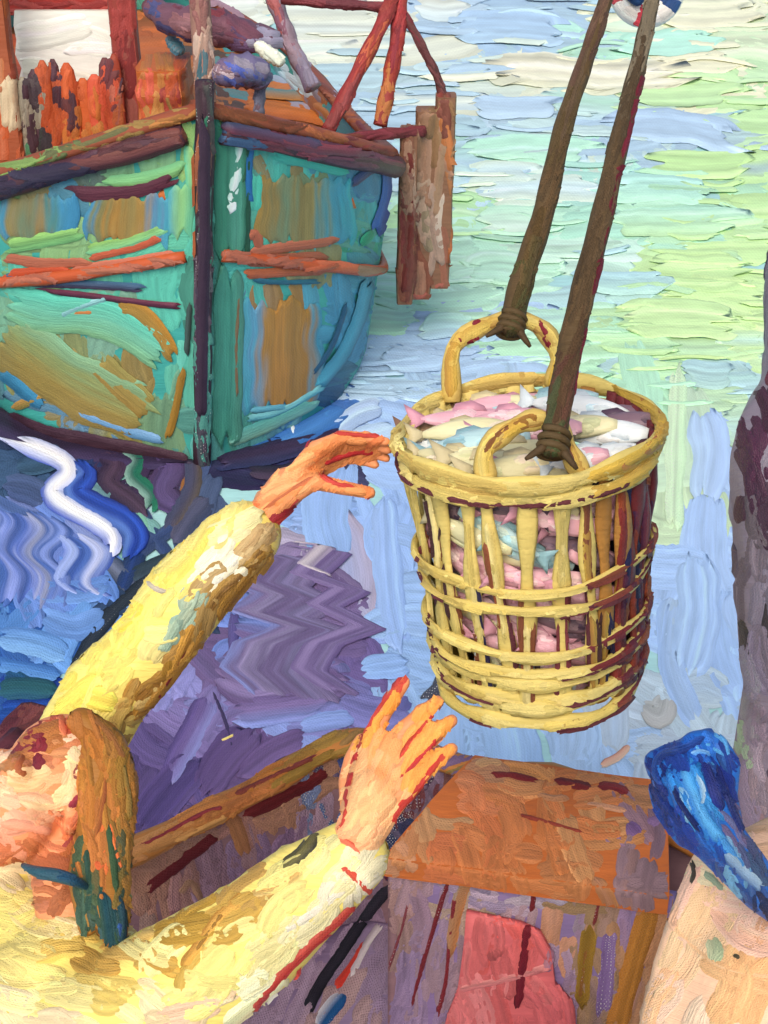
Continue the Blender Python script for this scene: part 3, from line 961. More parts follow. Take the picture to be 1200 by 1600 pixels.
for nm, v, rad, dr, big in hoops:
    p = bpart(nm, '#d0b44c')
    for dz, ph in (((.018, 0), (-.022, 2)) if not big else ((.0, 0), (-.030, 2))):
        q = [bk(a, v + dz / HB + .008 * math.sin(math.radians(a * 3) + ph), dr + .004 * math.sin(math.radians(a * 5) + ph)) for a in range(0, 361, 6)]
        p.base(tube(q, [rad * (.9 + .2 * math.sin(i * .9 + ph)) for i in range(61)], 8, .6, up=[(z - BC_ - axb * (z - BC_).dot(axb)).normalized() for z in q]), '#d0bc6c')
    p.begin()
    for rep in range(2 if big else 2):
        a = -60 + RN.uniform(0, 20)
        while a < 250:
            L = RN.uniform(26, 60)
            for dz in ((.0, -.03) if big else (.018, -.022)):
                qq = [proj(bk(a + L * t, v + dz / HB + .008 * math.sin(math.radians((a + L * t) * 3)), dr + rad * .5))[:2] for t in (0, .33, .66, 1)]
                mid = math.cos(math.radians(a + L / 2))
                pool = ['dcc874', 'e4d284', 'd4be68', 'e0ce80', 'ccb464', 'bc9c54'] if mid < .5 else (['b8903c', 'd0b04c', '8a4038', 'c8a450'] if big else ['6a2c34', '742c30', '5a2838', '8c5038'])  # maroons carry the painted shade round the hoops
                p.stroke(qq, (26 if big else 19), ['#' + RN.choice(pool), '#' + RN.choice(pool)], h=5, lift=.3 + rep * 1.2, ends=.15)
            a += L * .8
    if True:
        for a in [RN.uniform(5, 172) for _ in range(9)]:
            La = RN.choice((10, 18, 30, 46, 60))
            qq = [proj(bk(a + La * t, v - .034 / HB, dr + rad * .5))[:2] for t in (0, .5, 1)]
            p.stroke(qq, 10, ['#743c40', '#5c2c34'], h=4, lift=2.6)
# two bail handles
def bail(a0, a1, mids):
    p0, p1 = bk(a0, .985, -.004), bk(a1, .985, -.004)
    d0, d1 = proj(p0)[2], proj(p1)[2]
    n = len(mids)
    return [p0] + [D(x, y, d0 + (d1 - d0) * (i + 1) / (n + 1)) for i, (x, y) in enumerate(mids)] + [p1]


for (pts, col) in ((bail(-126, -72, [(708, 545), (755, 510), (805, 498), (848, 515), (872, 560)]), 'far'), (bail(113, 70, [(758, 705), (795, 672), (835, 656), (868, 666), (888, 702)]), 'near')):
    p = bpart('handle', '#c8a448')
    q = curve(pts, 24)
    p.base(tube(q, [.0165 * (1 + .16 * math.sin(i * 1.2)) for i in range(25)], 9), '#ccb060')
    p.begin()
    P2 = [proj(a)[:2] for a in q]
    for k in range(0, 22, 2):
        c = RN.choice(['dcc870', 'e0cc7c', 'b48c40', 'd0b460', 'a87838'])
        p.stroke([P2[k], P2[min(24, k + 3)], P2[min(24, k + 5)]], 22, ['#' + c, '#' + RN.choice(['d0b04c', 'e0c868', '9a6c34'])], h=5, lift=.3 + RN.random())
    if col == 'far':
        for a_ in ([(708, 530), (735, 532), (760, 528)], [(735, 535), (722, 565)], [(738, 508), (752, 500)], [(840, 500), (858, 530)], [(848, 520), (862, 545)]):
            p.stroke(a_, 10, ['#8c2834', '#742430'], h=6, lift=2)
    else:
        p.stroke([(752, 715), (775, 682), (800, 664)], 9, ['#8a5a34'], h=5, lift=2)
        p.stroke([(885, 690), (898, 730)], 10, ['#7a4a3c'], h=5, lift=2)
BASKET_PARTS = BK


# ------------------------------------------------------------------ fish
def fish(c, d, up, L, cols, lab, grp, k):
    d = d.normalized(); s = d.cross(up).normalized(); up = s.cross(d).normalized()
    p = Paint('fish', M_FISH)
    n, m = 13, 12
    vs, fs = [], []
    for i in range(n):
        t = i / (n - 1)
        r = (math.sin(math.pi * min(1, t * .92 + .06)) ** .75) * .15 * (1 - .35 * t) + .012
        bend = .06 * math.sin(t * 3 + k) * L
        for j in range(m):
            a = 2 * math.pi * j / m
            vs.append(c + d * (L * (.5 - t)) + s * (L * r * .55 * math.cos(a) + bend) + up * (L * r * math.sin(a)))
    for i in range(n - 1):
        for j in range(m):
            a, b = i * m + j, i * m + (j + 1) % m
            fs.append((a, b, b + m, a + m))
    fs.append(tuple(range(m))[::-1]); fs.append(tuple(range((n - 1) * m, n * m)))
    p.base((vs, fs), cols[0])
    bnd = .06 * math.sin(.95 * 3 + k) * L
    tb = c - d * (L * .46) + s * bnd
    tail = [[tb + up * (L * .03 * q) + s * 0, tb - d * (L * .1) + up * (L * .1 * q), tb - d * (L * (.2 - .05 * (1 - abs(q)))) + up * (L * .17 * q)] for q in (-1, -.5, 0, .5, 1)]
    p.base(shell(tail, s * (L * .018)), cols[1])
    fin = [[c + d * (L * .12) + up * (L * .13), c + d * (L * .0) + up * (L * .20), c - d * (L * .16) + up * (L * .17)], [c + d * (L * .14) + up * (L * .08), c + up * (L * .08), c - d * (L * .2) + up * (L * .06)]]
    p.base(shell(fin, s * (L * .014)), cols[1])
    p.begin()
    # scales and belly laid on in short thick dabs
    for z in range(7):
        t = RN.uniform(-.35, .38); u = RN.uniform(-.10, .10)
        q0 = c + d * (L * (t + .12)) + up * (L * u); q1 = c + d * (L * (t - .12)) + up * (L * u * .8)
        p.stroke([proj(q0)[:2], proj(q0.lerp(q1, .5))[:2], proj(q1)[:2]], RN.uniform(11, 21), ['#' + RN.choice(cols[2].split()), '#' + RN.choice(cols[2].split())], h=5, lift=.4 + z * .3)
    p.build(None, label=lab, category='fish', group=grp)


PINK = ('#dba8b4', '#c890a0', 'e4b4c0 dca8b8 e8c4c8 d098a8 ecd0cc'); BLUE = ('#a8c8cc', '#8ab0b8', 'b0d8dc a4d0dc c4dcd4 90bcc8 d4e4d0'); CREAM = ('#d4cfa4', '#c4b890', 'dcdcae e4dcb4 ccd0a0 e8d8c0 d8c890'); MAUVE = ('#7c6470', '#5c4858', '8a7078 6a5668 a08890 544458'); BROWN = ('#9a7c60', '#846450', 'a08464 8c6c54 b49878'); WHITE = ('#dfe6e6', '#c8d4d8', 'e8eef0 c8e0ec dce8e8 f0f0ec')
LABF = {id(PINK): 'pink fish heaped in the wicker basket', id(BLUE): 'pale blue fish heaped in the wicker basket', id(CREAM): 'cream coloured fish heaped in the wicker basket', id(MAUVE): 'dark mauve fish heaped in the wicker basket', id(BROWN): 'brown fish heaped in the wicker basket', id(WHITE): 'silvery white fish heaped in the wicker basket'}
k = 0
for (x, y, dx, dy, kind, L) in ((735, 618, 1, -.1, PINK, .20), (800, 628, 1, .1, PINK, .17), (705, 640, 1, .05, BLUE, .17), (765, 648, 1, -.05, CREAM, .17), (740, 672, 1, 0, PINK, .18), (690, 668, 1, .1, BROWN, .15), (730, 694, 1, .05, CREAM, .16), (745, 715, 1, 0, BLUE, .18), (800, 680, .9, .3, PINK, .16), (670, 705, .8, .5, WHITE, .14), (800, 728, 1, -.05, CREAM, .20), (820, 745, 1, -.1, CREAM, .18), (905, 655, .8, .5, WHITE, .18), (950, 655, 1, .3, MAUVE, .18), (965, 675, 1, .1, MAUVE, .16), (930, 690, .9, .35, WHITE, .18), (925, 620, .9, .2, BROWN, .17), (690, 612, .8, -.5, MAUVE, .12), (845, 605, 1, .1, BROWN, .16), (975, 712, 1, 0, WHITE, .12), (865, 640, 1, .2, BLUE, .16), (770, 742, 1, 0, CREAM, .18), (870, 735, 1, -.1, PINK, .17), (925, 728, 1, -.3, WHITE, .15), (715, 730, .9, .4, CREAM, .14), (660, 660, .7, -.5, CREAM, .13), (830, 700, 1, .1, PINK, .17), (890, 690, 1, .2, CREAM, .16), (985, 650, .6, .7, MAUVE, .13), (775, 600, 1, 0, BROWN, .16)):
    # lie on the heap: a low dome just under the rim
    r = ray(x, y)
    pt = None
    den = r.dot(axb)
    base = RC_ - axb * .026
    tt = (base - CAM).dot(axb) / den
    pt = CAM + r * tt
    rel = pt - base
    rho = rel.length / RT_
    pt = pt + axb * (.03 * (1 - min(1, rho) ** 2))
    if rel.length > RT_ - .05:
        pt = base + rel * ((RT_ - .05) / rel.length)
    dv = ea * dx - eb * (-dy)
    fish(pt, dv + axb * RN.uniform(-.05, .05), eb * -.6 + axb * .5, L, kind, LABF[id(kind)], 'fish in the basket', k)
    k += 1
for (a, v, kind, L) in ((142, .78, MAUVE, .13), (128, .74, CREAM, .15), (133, .58, PINK, .16), (112, .76, BLUE, .15), (112, .6, PINK, .15), (98, .8, PINK, .15), (94, .66, BLUE, .14), (86, .56, PINK, .17), (78, .8, PINK, .15), (70, .66, MAUVE, .15), (62, .8, PINK, .15), (55, .6, PINK, .14), (125, .40, PINK, .14), (108, .38, PINK, .16), (95, .30, PINK, .15), (80, .38, MAUVE, .15), (68, .32, PINK, .15), (52, .4, PINK, .14), (140, .38, CREAM, .14), (100, .13, WHITE, .16), (82, .13, BLUE, .15), (66, .14, MAUVE, .14), (118, .15, CREAM, .15), (150, .62, PINK, .14), (90, .46, PINK, .15), (120, .68, CREAM, .15), (104, .50, PINK, .16), (72, .50, PINK, .16), (60, .72, PINK, .15), (120, .50, MAUVE, .15), (134, .30, PINK, .14), (110, .27, PINK, .15), (75, .24, PINK, .15), (58, .26, MAUVE, .14), (92, .20, PINK, .15), (135, .2, CREAM, .14), (92, .90, CREAM, .15), (75, .90, PINK, .15), (115, .88, MAUVE, .15), (48, .74, MAUVE, .13), (42, .5, MAUVE, .13), (148, .46, CREAM, .13), (100, .04, CREAM, .15), (78, .05, PINK, .15)):
    pt = bk(a, v, -.026 - .012 * RN.random())
    tan = bk(a - 8, v) - bk(a + 8, v)
    dv = tan.normalized() - axb * RN.uniform(.1, .6)
    fish(pt, dv if RN.random() < .7 else -dv, axb, L, kind, LABF[id(kind)].replace('heaped in', 'showing between the staves of'), 'fish in the basket', k)
    k += 1
for p in BASKET_PARTS:
    p.build(basket)

# ================================================================== near work boat: deck, bulwark, rail
ZR = .65
RAILPX = [Z(-420, 1600, ZR), Z(-200, 1520, ZR), Z(200, 1345, ZR), Z(400, 1245, ZR), Z(560, 1166, ZR)]
A_, B_ = Z(742, 1180, .80), Z(1040, 1222, .80)
RAILPX += [V((A_.x + .02, A_.y + .10, ZR)), V((B_.x - .1, B_.y + .10, ZR)), V((1.15, 1.75, ZR)), V((1.42, 1.0, ZR)), V((1.5, 0, ZR)), V((1.45, -1.2, ZR))]
LFT = [V((-1.32, -1.2, ZR)), V((-1.5, 0, ZR))]
wb = thing('work_boat', V((0, .8, 0)), 'near wooden work boat with an orange-brown rail and purple planked side', 'work boat')
P0 = curve(RAILPX, 60)
NB = []
blw = Paint('bulwark', M_WOOD)
rows = [[p + V((0, 0, dz)) for dz in (0, -.2, -.4, -.62, -.9)] for p in P0]


def outw(i, j):
    t = (P0[min(i + 1, 60)] - P0[max(i - 1, 0)])
    return V((-t.y, t.x, 0)).normalized() * .05


blw.base(shell(rows, outw), '#8a6a70')
blw.begin()
B_SEED = """220,1360,b8805c 260,1340,b07c5c 300,1320,a87858 350,1300,8a6a78 400,1290,a8705c 440,1260,b88054 480,1230,b07c54 520,1210,a87048 250,1400,b0785c 300,1380,9a6a60 340,1370,7c5c78 400,1350,7c6494 440,1330,84649a 480,1310,8a6a98 500,1280,a88ca8 540,1240,9aa0b8 550,1280,7888b4 530,1320,6a5c78
240,1440,b0886c 280,1430,b88078 320,1420,a4809c 360,1400,9c6c84 380,1420,8c6490 420,1390,9a7aa4 290,1450,8a4c5c 330,1450,a884a0 220,1470,947468 260,1470,4a4858 470,1350,a08098 580,1250,3a4a80 600,1300,3c3450 640,1200,5c4c74 700,1180,7a648c 760,1170,8a7838 620,1350,4a3c54 560,1400,6a5680 600,1450,745c84"""
B_SEED = soften(seeds(B_SEED), 'd8b8b0', .22, lambda x, y: True)
blw.fill((150, 1150, 780, 1640), B_SEED, lambda x, y: -27 if y < 1340 - (x - 200) * .45 + 40 else 82, 75, 26, cover=2.6, h=2.6, aj=10, jx=10, thin=.6)
blw.fill((470, 1180, 720, 1360), "490,1240,8a9ac0 520,1250,5c74a8 540,1220,4a5a94 560,1290,3a4470 620,1330,384468 690,1200,54405c 660,1260,7a4448 700,1230,8a5c54 520,1200,6a5c7c", 84, 50, 24, cover=1.2, h=1.5, dry=.35, thin=.9)
for a_, w_, c_ in (([(218, 1400), (260, 1365), (310, 1325), (345, 1300)], 20, ['#7a2c30', '#6a2428']), ([(375, 1280), (420, 1255), (480, 1225), (520, 1195)], 22, ['#7c2c2c', '#6c2428']), ([(275, 1400), (300, 1380), (320, 1440)], 14, ['#b0886c']), ([(352, 1262), (368, 1290), (385, 1340)], 26, ['#b88058', '#a8744c']), ([(295, 1390), (318, 1430), (322, 1460)], 10, ['#a88ca8', '#c8a0ac']), ([(245, 1450), (290, 1446), (320, 1452)], 18, ['#28304c', '#2c3c50']), ([(268, 1436), (285, 1445), (300, 1446)], 14, ['#dcd8d0'])):
    blw.stroke(a_, w_, c_, h=5, lift=2.5)
MARKS = []
for a_, w_, c_, d_ in (([(620, 1370), (580, 1420), (540, 1480), (500, 1540), (470, 1600)], 19, ['#1c2028', '#34303c', '#242830'], 0), ([(600, 1440), (570, 1480), (545, 1530)], 12, ['#e4dcdc', '#b8a8b4'], 0), ([(575, 1470), (550, 1510), (520, 1550)], 14, ['#c83830', '#d84c3c'], 0), ([(540, 1550), (515, 1580), (495, 1610)], 26, ['#1f4c84', '#2a68a4', '#e0e0e4'], .1), ([(600, 1330), (612, 1355), (600, 1375)], 30, ['#1f5088', '#7a2438', '#2a68a0'], .08), ([(640, 1330), (622, 1352), (604, 1380)], 14, ['#5a5878', '#44486c'], 0)):
    blw.stroke(a_, w_, c_, h=4, lift=3, dry=d_); MARKS.append((a_, w_, c_, d_))
NB.append(blw)
rl = Paint('rail', M_WOOD)
rl.base(tube([p + V((0, 0, .02)) for p in P0], [.037 + .004 * math.sin(i * 1.7) for i in range(61)], 10, .6), '#b8783c')
rl.begin()
rl.fill((150, 1100, 800, 1400), "210,1335,c88a54 260,1310,c88c50 310,1285,c07c40 360,1262,b8703c 400,1240,b0703c 440,1222,a8682c 480,1205,9c7434 520,1185,9a7838 560,1165,8a6a38 620,1160,7c5c58 700,1165,786088 760,1172,8a7438", -27, 90, 15, cover=3.0, h=4, aj=4)
for a_, w_, c_ in (([(205, 1330), (260, 1302), (320, 1270), (350, 1262)], 7, ['#8a3438']), ([(270, 1318), (320, 1293), (362, 1272)], 10, ['#d49a58']), ([(360, 1245), (430, 1212), (500, 1180)], 9, ['#7a3434', '#8a4434']), ([(410, 1235), (470, 1205), (535, 1170)], 16, ['#947230', '#a07c38'])):
    rl.stroke(a_, w_, c_, h=5, lift=2.5)
NB.append(rl)
ot = Paint('outer_planking', M_WOOD)
rows = [[p + outw(i, 0) * 1.02 + V((0, 0, dz)) - outw(i, 0) * (max(0, -dz - .4) * 2.0) for dz in (-.04, -.3, -.6, -.95)] for i, p in enumerate(P0)]
ot.base(shell(rows, lambda i, j: outw(i, 0) * .5), '#5c3434'); ot.begin(); NB.append(ot)
fl = Paint('deck', M_WOOD)
n = 14
rows = []
for i in range(0, 31, 2):
    a = P0[i]; b = P0[60 - i]
    rows.append([V((a.x + (b.x - a.x) * u, a.y + (b.y - a.y) * u, .08)) for u in [k / 8 for k in range(9)]])
fl.base(shell(rows, V((0, 0, -.05))), '#9a86a8'); fl.begin()
fl.fill((380, 1350, 760, 1700), soften(seeds("450,1560,8a7494 500,1500,84688c 560,1450,6a5480 600,1400,a07858 640,1450,7a648c 580,1550,75608c 540,1590,a07c68 620,1590,7a6494"), "d0b8c8", .4, lambda x, y: True), -62, 90, 26, cover=2.0, h=2.5, thin=.7)
for a_, w_, c_, d_ in MARKS:
    fl.stroke(a_, w_, c_, h=4, lift=3, dry=d_)
NB.append(fl)
for p in NB:
    p.build(wb)
# raised after platform the standing fisherman works from (mostly below the picture)
ad = Paint('raised_deck', M_WOOD)
ad.base(hexa([V((.12, -1.0, .80)), V((1.38, -1.0, .80)), V((1.30, 1.42, .80)), V((.12, 1.42, .80)), V((.12, -1.0, .85)), V((1.38, -1.0, .85)), V((1.30, 1.42, .85)), V((.12, 1.42, .85))]), '#8a5c3c', smooth=False)
for xx, yy in ((.18, 1.36), (1.24, 1.36), (.18, -.9), (1.3, -.9)):
    ad.base(cap(V((xx, yy, .06)), V((xx, yy, .82)), .04, .04), '#6a4434')
ad.begin(); ad.build(wb)

# ================================================================== orange hatch box at the bow
hb = thing('hatch_box', Z(820, 1300, .08), 'orange lidded wooden hatch box with a pink panel between purple slats', 'hatch box')
T0, T1, T2, T3 = Z(600, 1340, .80), Z(1046, 1400, .80), B_, A_
TH = V((0, 0, .05))
lid = Paint('lid', M_WOOD)
gr = []
for i in range(9):
    u = i / 8
    gr.append([(T0.lerp(T1, v / 10)).lerp(T3.lerp(T2, v / 10), u) + V((0, 0, .012 * math.sin(u * 3.1) + .004 * mn.noise(V((u * 4, v * .5, 0))))) for v in range(11)])
lid.base(shell(gr, -TH), '#c06a34', smooth=False)
lid.begin()
L_SEED = """745,1190,c88a54 780,1185,c8803c 830,1195,b87440 880,1205,c07a44 950,1215,a87450 1000,1230,b06c3c 760,1215,c0825c 820,1225,c88048 900,1225,c07838 980,1235,b8703c 720,1230,b8845c 680,1260,b8885c 640,1310,c07c4c 700,1290,cc743c 760,1260,d07040 800,1260,c87038 850,1270,cc7030 900,1270,c86c30 950,1265,d07434 1000,1270,b8743c 1030,1260,a87048
750,1300,d06a34 720,1320,d46838 800,1310,c86a30 860,1310,c46c30 920,1300,d09058 960,1310,bc7840 990,1290,8a6a84 1000,1320,846490 1020,1300,a0704c 1040,1330,6a5470 660,1340,cc6c38 700,1345,c86434 760,1345,c46c34 830,1340,c06c34 900,1345,b86c38 960,1350,b0703c 1010,1360,7a6478 1040,1290,9a6a48 620,1330,b88060"""
L_SEED = soften(seeds(L_SEED), 'e8b888', .16, lambda x, y: True)
lid.fill((590, 1165, 1070, 1410), L_SEED, lambda x, y: 6 if y < 1240 else (80 if RN.random() < .5 else 8), 90, 32, cover=2.6, h=3, aj=9)
for a_, w_, c_ in (([(765, 1212), (800, 1212), (850, 1224)], 11, ['#7c2828']), ([(862, 1220), (900, 1226), (925, 1232)], 16, ['#742428', '#84302c']), ([(932, 1228), (960, 1230), (985, 1240)], 16, ['#7c2a2c']), ([(740, 1200), (760, 1190), (790, 1192)], 14, ['#d8a878', '#c89868']), ([(830, 1238), (860, 1248), (890, 1246)], 12, ['#c89068', '#b07850']), ([(910, 1255), (950, 1262), (985, 1270)], 10, ['#cc9470']), ([(805, 1272), (850, 1284), (920, 1305)], 7, ['#8c3a2c']), ([(980, 1285), (1000, 1310)], 26, ['#806090', '#7a5c84']), ([(1008, 1290), (1030, 1280)], 18, ['#8c6c94'])):
    lid.stroke(a_, w_, c_, h=5, lift=2.4)
lid.build(hb)
fp = Paint('front_panel', M_WOOD)
ins = (T3 - T0).normalized() * .015
F0, F1 = T0 + ins - TH * .5, T1 + ins - TH * .5
gr = [[F0.lerp(F1, v / 12) + V((0, 0, -.70 * u / 8)) for v in range(13)] for u in range(9)]
fp.base(shell(gr, (T3 - T0).normalized() * .03), '#85709a')
for (qa, qb) in ((T0, T3), (T1, T2)):
    g2 = [[qa.lerp(qb, .04 + .9 * v / 4) + V((0, 0, -.03 - .69 * u / 6)) for v in range(5)] for u in range(7)]
    fp.base(shell(g2, (F1 - F0).normalized() * (.02 if qa is T0 else -.02)), '#8a6a70')
fp.begin()
F_SEED = """620,1400,a07870 640,1440,8a6c88 660,1500,84709c 620,1540,7c6894 660,1580,7e6a98 600,1480,8a6a60 640,1370,a48494 700,1380,9484a4 740,1370,8c80a4 790,1390,b4a0b8 850,1400,a89cac 880,1420,8c7c90 780,1420,9c7c84 720,1430,a0886c 690,1460,8c7494 680,1560,8a7080
920,1370,8c7468 960,1390,947050 1000,1400,8a6040 900,1400,9a7c84 880,1460,c08458 900,1480,9a6c68 930,1450,947438 920,1520,947030 910,1580,8c6c34 950,1460,8a70a0 960,1500,846c9c 945,1560,80649a 970,1480,b07c3c 990,1440,b87c38 985,1520,b4783c 970,1580,a8743c 1010,1440,b07434 890,1560,8a709c 880,1520,a48cb0 1010,1380,7c5c60 700,1350,8a6c80"""
F_SEED = soften(seeds(F_SEED), 'd8c0c0', .16, lambda x, y: True)
fp.fill((570, 1340, 1060, 1640), F_SEED, lambda x, y: 10 if (y < 1430 and 690 < x < 900) else 98, 90, 26, cover=2.6, h=2.4, aj=7, thin=.7)
for a_, w_, c_, d_ in (([(706, 1362), (690, 1410), (668, 1480), (640, 1580)], 8, ['#74282e'], .1), ([(712, 1400), (705, 1450), (695, 1540), (680, 1600)], 9, ['#7c2a30'], .05), ([(640, 1400), (625, 1460), (590, 1560)], 5, ['#844048'], .15), ([(735, 1365), (800, 1372), (870, 1382), (1000, 1390)], 11, ['#7c3434', '#8a4440'], .12), ([(838, 1375), (834, 1400), (830, 1430)], 9, ['#74282c'], .05), ([(940, 1385), (933, 1420), (926, 1450)], 8, ['#7c3434'], .1), ([(920, 1450), (912, 1510), (904, 1570)], 10, ['#8a5c2c'], .1), ([(760, 1362), (730, 1380), (715, 1420), (700, 1500)], 20, ['#b87c4c', '#a88060'], 0), ([(1018, 1400), (1000, 1470), (975, 1560), (960, 1620)], 36, ['#a87030', '#bc8038', '#b07434'], 0), ([(712, 1352), (780, 1370), (850, 1395), (890, 1410)], 24, ['#8c84b4', '#c8bccc', '#9484a0'], 0), ([(955, 1450), (950, 1510), (940, 1600)], 26, ['#8a709c', '#8468a0'], .25), ([(922, 1440), (915, 1500), (908, 1580)], 26, ['#a07c30', '#8a6a28', '#94742c'], 0)):
    fp.stroke(a_, w_, c_, h=4, lift=2.4, dry=d_, thin=.7)
fp.build(hb)
pk = Paint('pink_panel', M_WOOD)
nrm = V((F1.y - F0.y, F0.x - F1.x, 0)).normalized()
if nrm.y > 0:
    nrm = -nrm


def onfront(x, y, out=.018):
    r = ray(x, y)
    t = (F0 - CAM).dot(nrm) / r.dot(nrm)
    return CAM + r * t + nrm * out


edge_l = [(730, 1418), (727, 1460), (722, 1500), (716, 1540), (700, 1580), (685, 1640)]
edge_r = [(815, 1436), (845, 1450), (862, 1480), (868, 1530), (895, 1560), (905, 1640)]
gr = []
for (xa, ya), (xb, yb) in zip(edge_l, edge_r):
    gr.append([onfront(xa + (xb - xa) * v / 6, ya + (yb - ya) * v / 6, .004) for v in range(7)])
pk.base(shell(gr, nrm * .014), '#d46a6c')
pk.begin()
pk.fill((680, 1410, 910, 1640), "740,1430,d87070 780,1430,e05c58 760,1460,d46c6c 800,1460,d86460 740,1500,dc7878 790,1500,c86464 840,1490,d46868 850,1530,d87474 760,1540,e08888 720,1570,d87878 800,1570,cc6060 860,1580,d86c70 740,1600,c86868 820,1600,d46a6c", 78, 90, 28, cover=2.8, h=3, aj=16)
for a_, w_, c_ in (([(822, 1442), (822, 1470), (815, 1520), (808, 1590)], 15, ['#74202c', '#6a1c28']), ([(705, 1548), (760, 1536), (820, 1522), (868, 1505)], 12, ['#e49490', '#b86468']), ([(858, 1478), (860, 1500), (852, 1520)], 16, ['#a07490', '#c08490']), ([(768, 1480), (780, 1500)], 30, ['#b85c5c'])):
    pk.stroke(a_, w_, c_, h=5, lift=2.4)
pk.build(hb)

# ================================================================== oar afloat at the left edge
oa = thing('wooden_oar', Z(10, 1175, 0), 'brown wooden oar lying on the dark blue water at the left edge', 'oar')
ob_ = Paint('shaft', M_WOOD)
q = [Z(75, 1108, .05), Z(30, 1150, .06), Z(-60, 1235, .06), Z(-260, 1400, .05), Z(-460, 1560, .04)]
bl = q[0].lerp(q[1], .5)
ob_.base(tube(curve(q[1:], 12), [.035] * 13, 8), '#5c3038'); ob_.begin()
ob_.fill((-60, 1100, 90, 1250), "20,1160,5c3038", -42, 60, 12, cover=2); ob_.build(oa)
bl_ = Paint('blade', M_WOOD)
dr = (q[0] - q[1]).normalized(); sd2 = V((-dr.y, dr.x, 0))
gr = [[q[1] + dr * ((q[0] - q[1]).length * t) + sd2 * (.085 * u * (1 - .3 * (t > .9)) * (.5 + .5 * min(1, (t + .35) * 2))) + V((0, 0, .012)) for u in (-1, -.5, 0, .5, 1)] for t in (-.35, 0, .3, .6, .9, 1.0)]
bl_.base(shell(gr, V((0, 0, -.02))), '#64343a'); bl_.begin()
bl_.fill((-40, 1090, 95, 1210), "20,1150,5c2c34 40,1130,6a3838 10,1165,4a2a34 60,1118,7a4440", -42, 60, 13, cover=3, h=4); bl_.build(oa)

# ================================================================== people
def loc3(o, f, u, s):
    return lambda a, b, c: o + f * a + u * b + s * c


def hand(wr, tips, knk, thumb, rw=.030, rf=.0095, palm_t=.6):
    """wrist point, knuckle points, finger bend+tip lists, thumb chain -> closed shapes with palm and five digits"""
    out = []
    mid = sum(knk, V((0, 0, 0))) / len(knk)
    for k_ in knk:
        out.append(cap(wr.lerp(k_, .12), k_, rw * .62, rf * 1.25))
    for i in range(len(knk) - 1):
        out.append(cap(wr.lerp(knk[i].lerp(knk[i + 1], .5), .2), knk[i].lerp(knk[i + 1], .5), rw * .6, rf * 1.05))
    for k_, ch in zip(knk, tips):
        pts = [k_] + ch
        n = len(pts)
        out += chain(pts, [rf * (1.18 - .42 * i / (n - 1)) for i in range(n)])
        for q in pts[1:-1]:
            out.append(cap(q, q + V((0, 0, .0005)), rf * 1.12, rf * 1.12))
    out += chain(thumb, [rw * .55] + [rf * (1.35 - .35 * i / (len(thumb) - 2)) for i in range(len(thumb) - 1)])
    return out


# ---- fisherman in the yellow oilskin
p1 = thing('person', V((-.60, 1.25, .08)), 'fisherman in yellow oilskin, brown hair, both arms stretched out to the hanging basket', 'person')
HC = D(76, 1232, 2.22)
hf = (RGT * -.74 + UPV * .16 - FWD * .62).normalized()
hu = (UPV * 1.0 + RGT * .16 - hf * (UPV + RGT * .16).dot(hf)).normalized()
hs = hu.cross(hf).normalized()
if hs.dot(FWD) > 0:
    hs_cam = -hs
else:
    hs_cam = hs
L3 = loc3(HC, hf, hu, hs_cam)       # third coordinate: towards the ear we see
ax3 = (hf, hu, hs_cam)
head = [ell(L3(-.022, .035, 0), ax3, (.094, .086, .076)), ell(L3(.030, -.04, 0), ax3, (.062, .078, .058)), ell(L3(.062, -.098, 0), ax3, (.032, .026, .032)),
        cap(L3(.080, .012, 0), L3(.108, -.030, 0), .011, .017), cap(L3(.100, -.034, -.012), L3(.100, -.034, .012), .012, .012),
        cap(L3(.072, .036, -.036), L3(.072, .036, .036), .016, .016), ell(L3(.052, -.02, .042), ax3, (.022, .02, .016)), ell(L3(.052, -.02, -.042), ax3, (.022, .02, .016)),
        cap(L3(.082, -.064, -.02), L3(.082, -.064, .02), .010, .010), cap(L3(.080, -.080, -.016), L3(.080, -.080, .016), .010, .010),
        ell(L3(-.012, -.008, .078), ax3, (.022, .036, .013)), ell(L3(-.012, -.008, -.078), ax3, (.022, .036, .013)),
        cap(L3(-.012, -.036, .076), L3(-.006, -.04, .074), .010, .010)]
CH = D(95, 1640, 2.18)
NK = D(120, 1480, 2.16)
LS, RS = D(-10, 1420, 2.36), D(205, 1590, 2.02)
EL1, WR1 = D(165, 1085, 2.42), D(398, 822, 2.37)
EL2, WR2 = D(392, 1468, 1.93), D(556, 1318, 1.86)
PEL = V((CH.x - .06, CH.y - .16, .62))
body = head + [cap(L3(-.03, -.06, 0), NK, .052, .056), cap(NK, CH, .06, .12), cap(CH, PEL, .12, .12), cap(NK, LS, .05, .05), cap(NK, RS, .05, .05)]
body += chain([LS, EL1, WR1], [.048, .042, .028]) + chain([RS, EL2, WR2], [.048, .042, .029])
for s in (-1, 1):
    hip = PEL + V((.09 * s, -.02, -.02)); kn_ = V((hip.x + .05 * s, hip.y + .22, .40)); ft = V((kn_.x, kn_.y - .12, .14))
    body += chain([hip, kn_, ft], [.085, .058, .042]) + [cap(ft + V((0, -.02, -.02)), ft + V((.01, .15, -.03)), .04, .032)]
